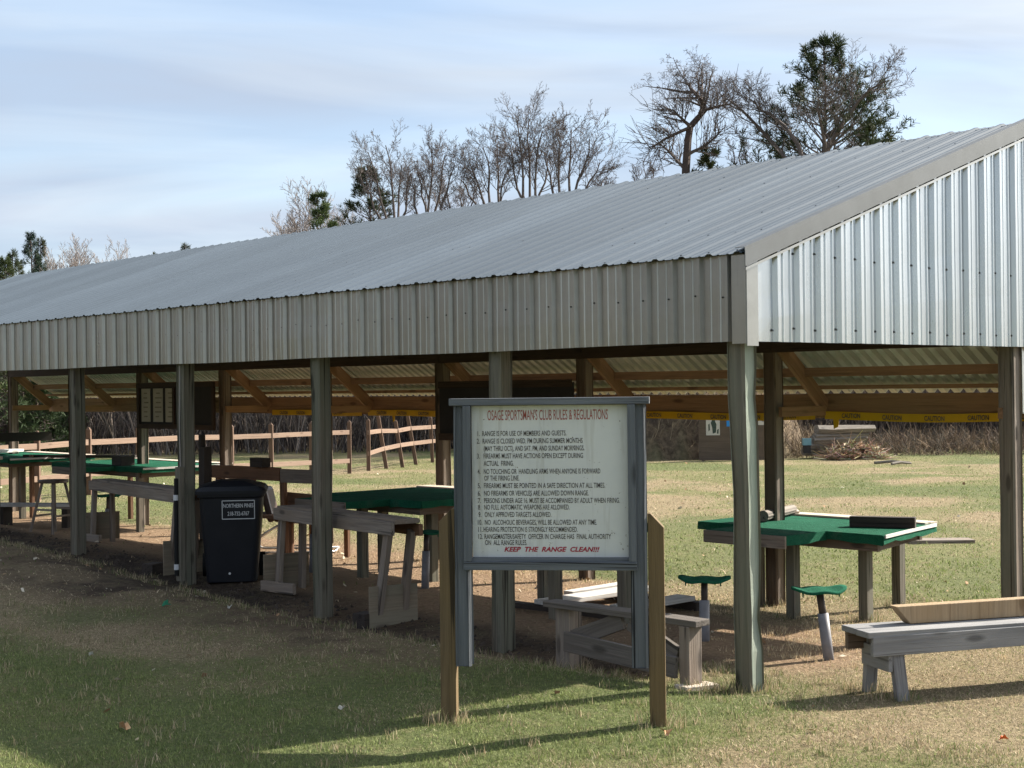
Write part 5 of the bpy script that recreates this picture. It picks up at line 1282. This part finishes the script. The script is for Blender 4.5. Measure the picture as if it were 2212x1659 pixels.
blades('grass', 'patchy dry and green grass around and beyond the shelter', 130000, 13.5, 46.0, 2, (.015, .045), (.006, .016), .9)

# ------------------------------------------------------------------ litter on the lawn
def leaf(x, y, size, mat, label, seed, name='fallen_leaf', cat='leaf'):
    r = random.Random(seed); mb = MB(); pts = []
    for k in range(9):
        q = 2 * math.pi * k / 9; rr = size * (1.0 if k % 2 else .55) * r.uniform(.75, 1.1); pts.append(Vector((rr * math.cos(q), rr * math.sin(q) * .8, size * (.35 + .45 * math.cos(2 * q + seed)))))
    vs = pts + [Vector((0, 0, .1 * size))]; mb.add(vs + [v + Vector((0, 0, .0015)) for v in vs], [(k, (k + 1) % 9, 9) for k in range(9)] + [(10 + (k + 1) % 9, 10 + k, 19) for k in range(9)])
    o = mb.build(name, M[mat]); o.location = (x, y, gz(x, y) + .015); o.rotation_euler = (.3, .2, seed); return tag(o, label, cat)
def gpt(px, py):
    d = CF + CR * (px - 1106) / 3181.3 - CU * (py - 829.5) / 3181.3; t_ = 5.0
    for _ in range(400):
        p = CAM + d * t_
        if p[2] < gz(p[0], p[1]): break
        t_ += .02
    return float(p[0]), float(p[1])
for k, (px, py, s_, mt_, lab) in enumerate(((266, 1580, .05, 'leaf', 'curled brown and cream leaf on the shaded lawn at lower left'), (2168, 1603, .03, 'orange_leaf', 'small bright orange leaf on the grass at lower right'),
        (197, 1420, .03, 'paper', 'pale dry leaf on the shaded lawn at the left'), (740, 1537, .03, 'paper', 'pale leaf on the shaded green grass left of the sign'), (1440, 1592, .04, 'leaf', 'crumpled tan leaf at the foot of the right sign post'))):
    x_, y_ = gpt(px, py); leaf(x_, y_, s_, mt_, lab, k + 1)
x_, y_ = gpt(358, 1266); leaf(x_, y_, .055, 'green_scrap', 'crumpled green plastic scrap on the dirt in front of the wired post', 9, 'plastic_scrap', 'litter')
x_, y_ = gpt(496, 1312); leaf(x_, y_, .035, 'paper', 'scrap of white paper on the lawn edge before the trash cart', 11, 'paper_scrap', 'litter')

# ------------------------------------------------------------------ tufts round the feet, scattered dry leaves, clods along the drip line
def strands(name, label, pts, n, seed, spread, hr, cols, mat='blade', w=.004):
    r = random.Random(seed); mb = MB()
    for (x, y) in pts:
        for k in range(n):
            a = r.uniform(0, 6.283); q = spread * r.random() ** .7; px_, py_ = x + q * math.cos(a), y + q * math.sin(a); h = r.uniform(*hr); b_ = r.uniform(0, 6.283); l = h * r.uniform(.1, .7); z = gz(px_, py_) - .004
            c_ = r.choice(cols); f = r.uniform(.7, 1.4); mb.col = tuple(v * f for v in c_); sx_, sy = math.cos(a) * w / 2, math.sin(a) * w / 2; ex, ey = math.cos(b_) * l, math.sin(b_) * l
            mb.add([(px_ - sx_, py_ - sy, z), (px_ + sx_, py_ + sy, z), (px_ + ex * .4 + sx_ * .7, py_ + ey * .4 + sy * .7, z + h * .6), (px_ + ex * .4 - sx_ * .7, py_ + ey * .4 - sy * .7, z + h * .6), (px_ + ex, py_ + ey, z + h)], [(0, 1, 2, 3), (3, 2, 4)])
    o = mb.build(name, M[mat]); o['kind'] = 'stuff'; return tag(o, label, 'grass')
GR = [(.10, .135, .045), (.14, .16, .06), (.38, .30, .19), (.30, .23, .14), (.46, .38, .26)]
feet = [(-2.2, .40), (-1.39, -.48), (0, 0), (.05, -.05), (-.1, .12), (-.25, .2), (-.2, 1.45), (.38, -.85), (.47, -.56), (2.8, 1.75), (3.17, 1.25), (4.05, 1.5), (3.39, 2.38), (3.39, 0)]
strands('grass_tufts', 'longer grass tufts left uncut round the posts and bench feet', feet * 2, 70, 5, .17, (.03, .11), GR)
rr_ = random.Random(77)
edge = [(-.32 + rr_.gauss(0, .10), rr_.uniform(.7, 12.5)) for _ in range(190)] + [(rr_.uniform(-.6, .6), rr_.uniform(-.6, 1.0)) for _ in range(70)] + [(rr_.uniform(-4.6, -.6), rr_.uniform(-2.4, 6.5)) for _ in range(420)]
strands('lawn_tufts', 'loose longer tufts of dry and green grass on the lawn and its worn edge', edge, 16, 6, .05, (.025, .075), GR)
straw_pts = [(1.9 + rr_.gauss(0, .7), .7 + rr_.gauss(0, .45)) for _ in range(90)] + [(3.0 + rr_.gauss(0, .35), rr_.uniform(1.2, 8.5)) for _ in range(170)]
strands('straw', 'matted pale straw lying round the table legs', straw_pts, 26, 7, .12, (.010, .045), [(.52, .40, .25), (.42, .31, .18), (.60, .49, .33)], w=.006)
mb = MB(); r = random.Random(15)
for k in range(520):
    D_ = 7.5 * (5.5 ** r.random()); x_, y_ = far(D_, r.uniform(-.38, .38) * D_); z_ = gz(x_, y_) + .012; sz_ = r.uniform(.010, .026) * (1 + D_ / 30)
    if D_ < 13 and r.random() < .90: continue
    c_ = r.choice([(.52, .44, .32), (.40, .27, .15), (.56, .49, .38), (.30, .18, .10)]); mb.col = c_; d_ = Vector((r.gauss(0, 1), r.gauss(0, 1), r.gauss(0, .4))).normalized() * sz_; e_ = Vector((r.gauss(0, 1), r.gauss(0, 1), r.gauss(0, .6))).normalized() * sz_ * .7; c0 = Vector((x_, y_, z_))
    mb.add([c0 - d_, c0 - e_ + Vector((0, 0, sz_ * .3)), c0 + d_, c0 + e_], [(0, 1, 2, 3)])
o = mb.build('leaf_litter', M['brush']); o['kind'] = 'stuff'; tag(o, 'small pale dry leaves sprinkled over the field and lawn', 'leaves')
mb = MB(); r = random.Random(16)
for k in range(1100):
    y_ = r.uniform(.6, 12.5); x_ = r.gauss(.10, .22) if r.random() < .7 else r.uniform(-.1, 2.6); sz_ = r.uniform(.008, .035) * (1 if x_ < .5 else .6); z_ = gz(x_, y_); f = r.uniform(.6, 1.3); mb.col = tuple(v * f for v in ((.055, .042, .033) if x_ < .5 else (.20, .14, .09)))
    vs = [Vector((x_, y_, z_)) + Vector((sz_ * r.uniform(.5, 1.2) * math.cos(q * 1.257), sz_ * r.uniform(.5, 1.2) * math.sin(q * 1.257), -.004)) for q in range(5)] + [Vector((x_ + sz_ * r.uniform(-.3, .3), y_ + sz_ * r.uniform(-.3, .3), z_ + sz_ * r.uniform(.5, .9)))]
    mb.add(vs, [(q, (q + 1) % 5, 5) for q in range(5)])
o = mb.build('soil_clods', M['brush']); o['kind'] = 'stuff'; tag(o, 'dark broken soil clods along the drip line under the front posts', 'soil')
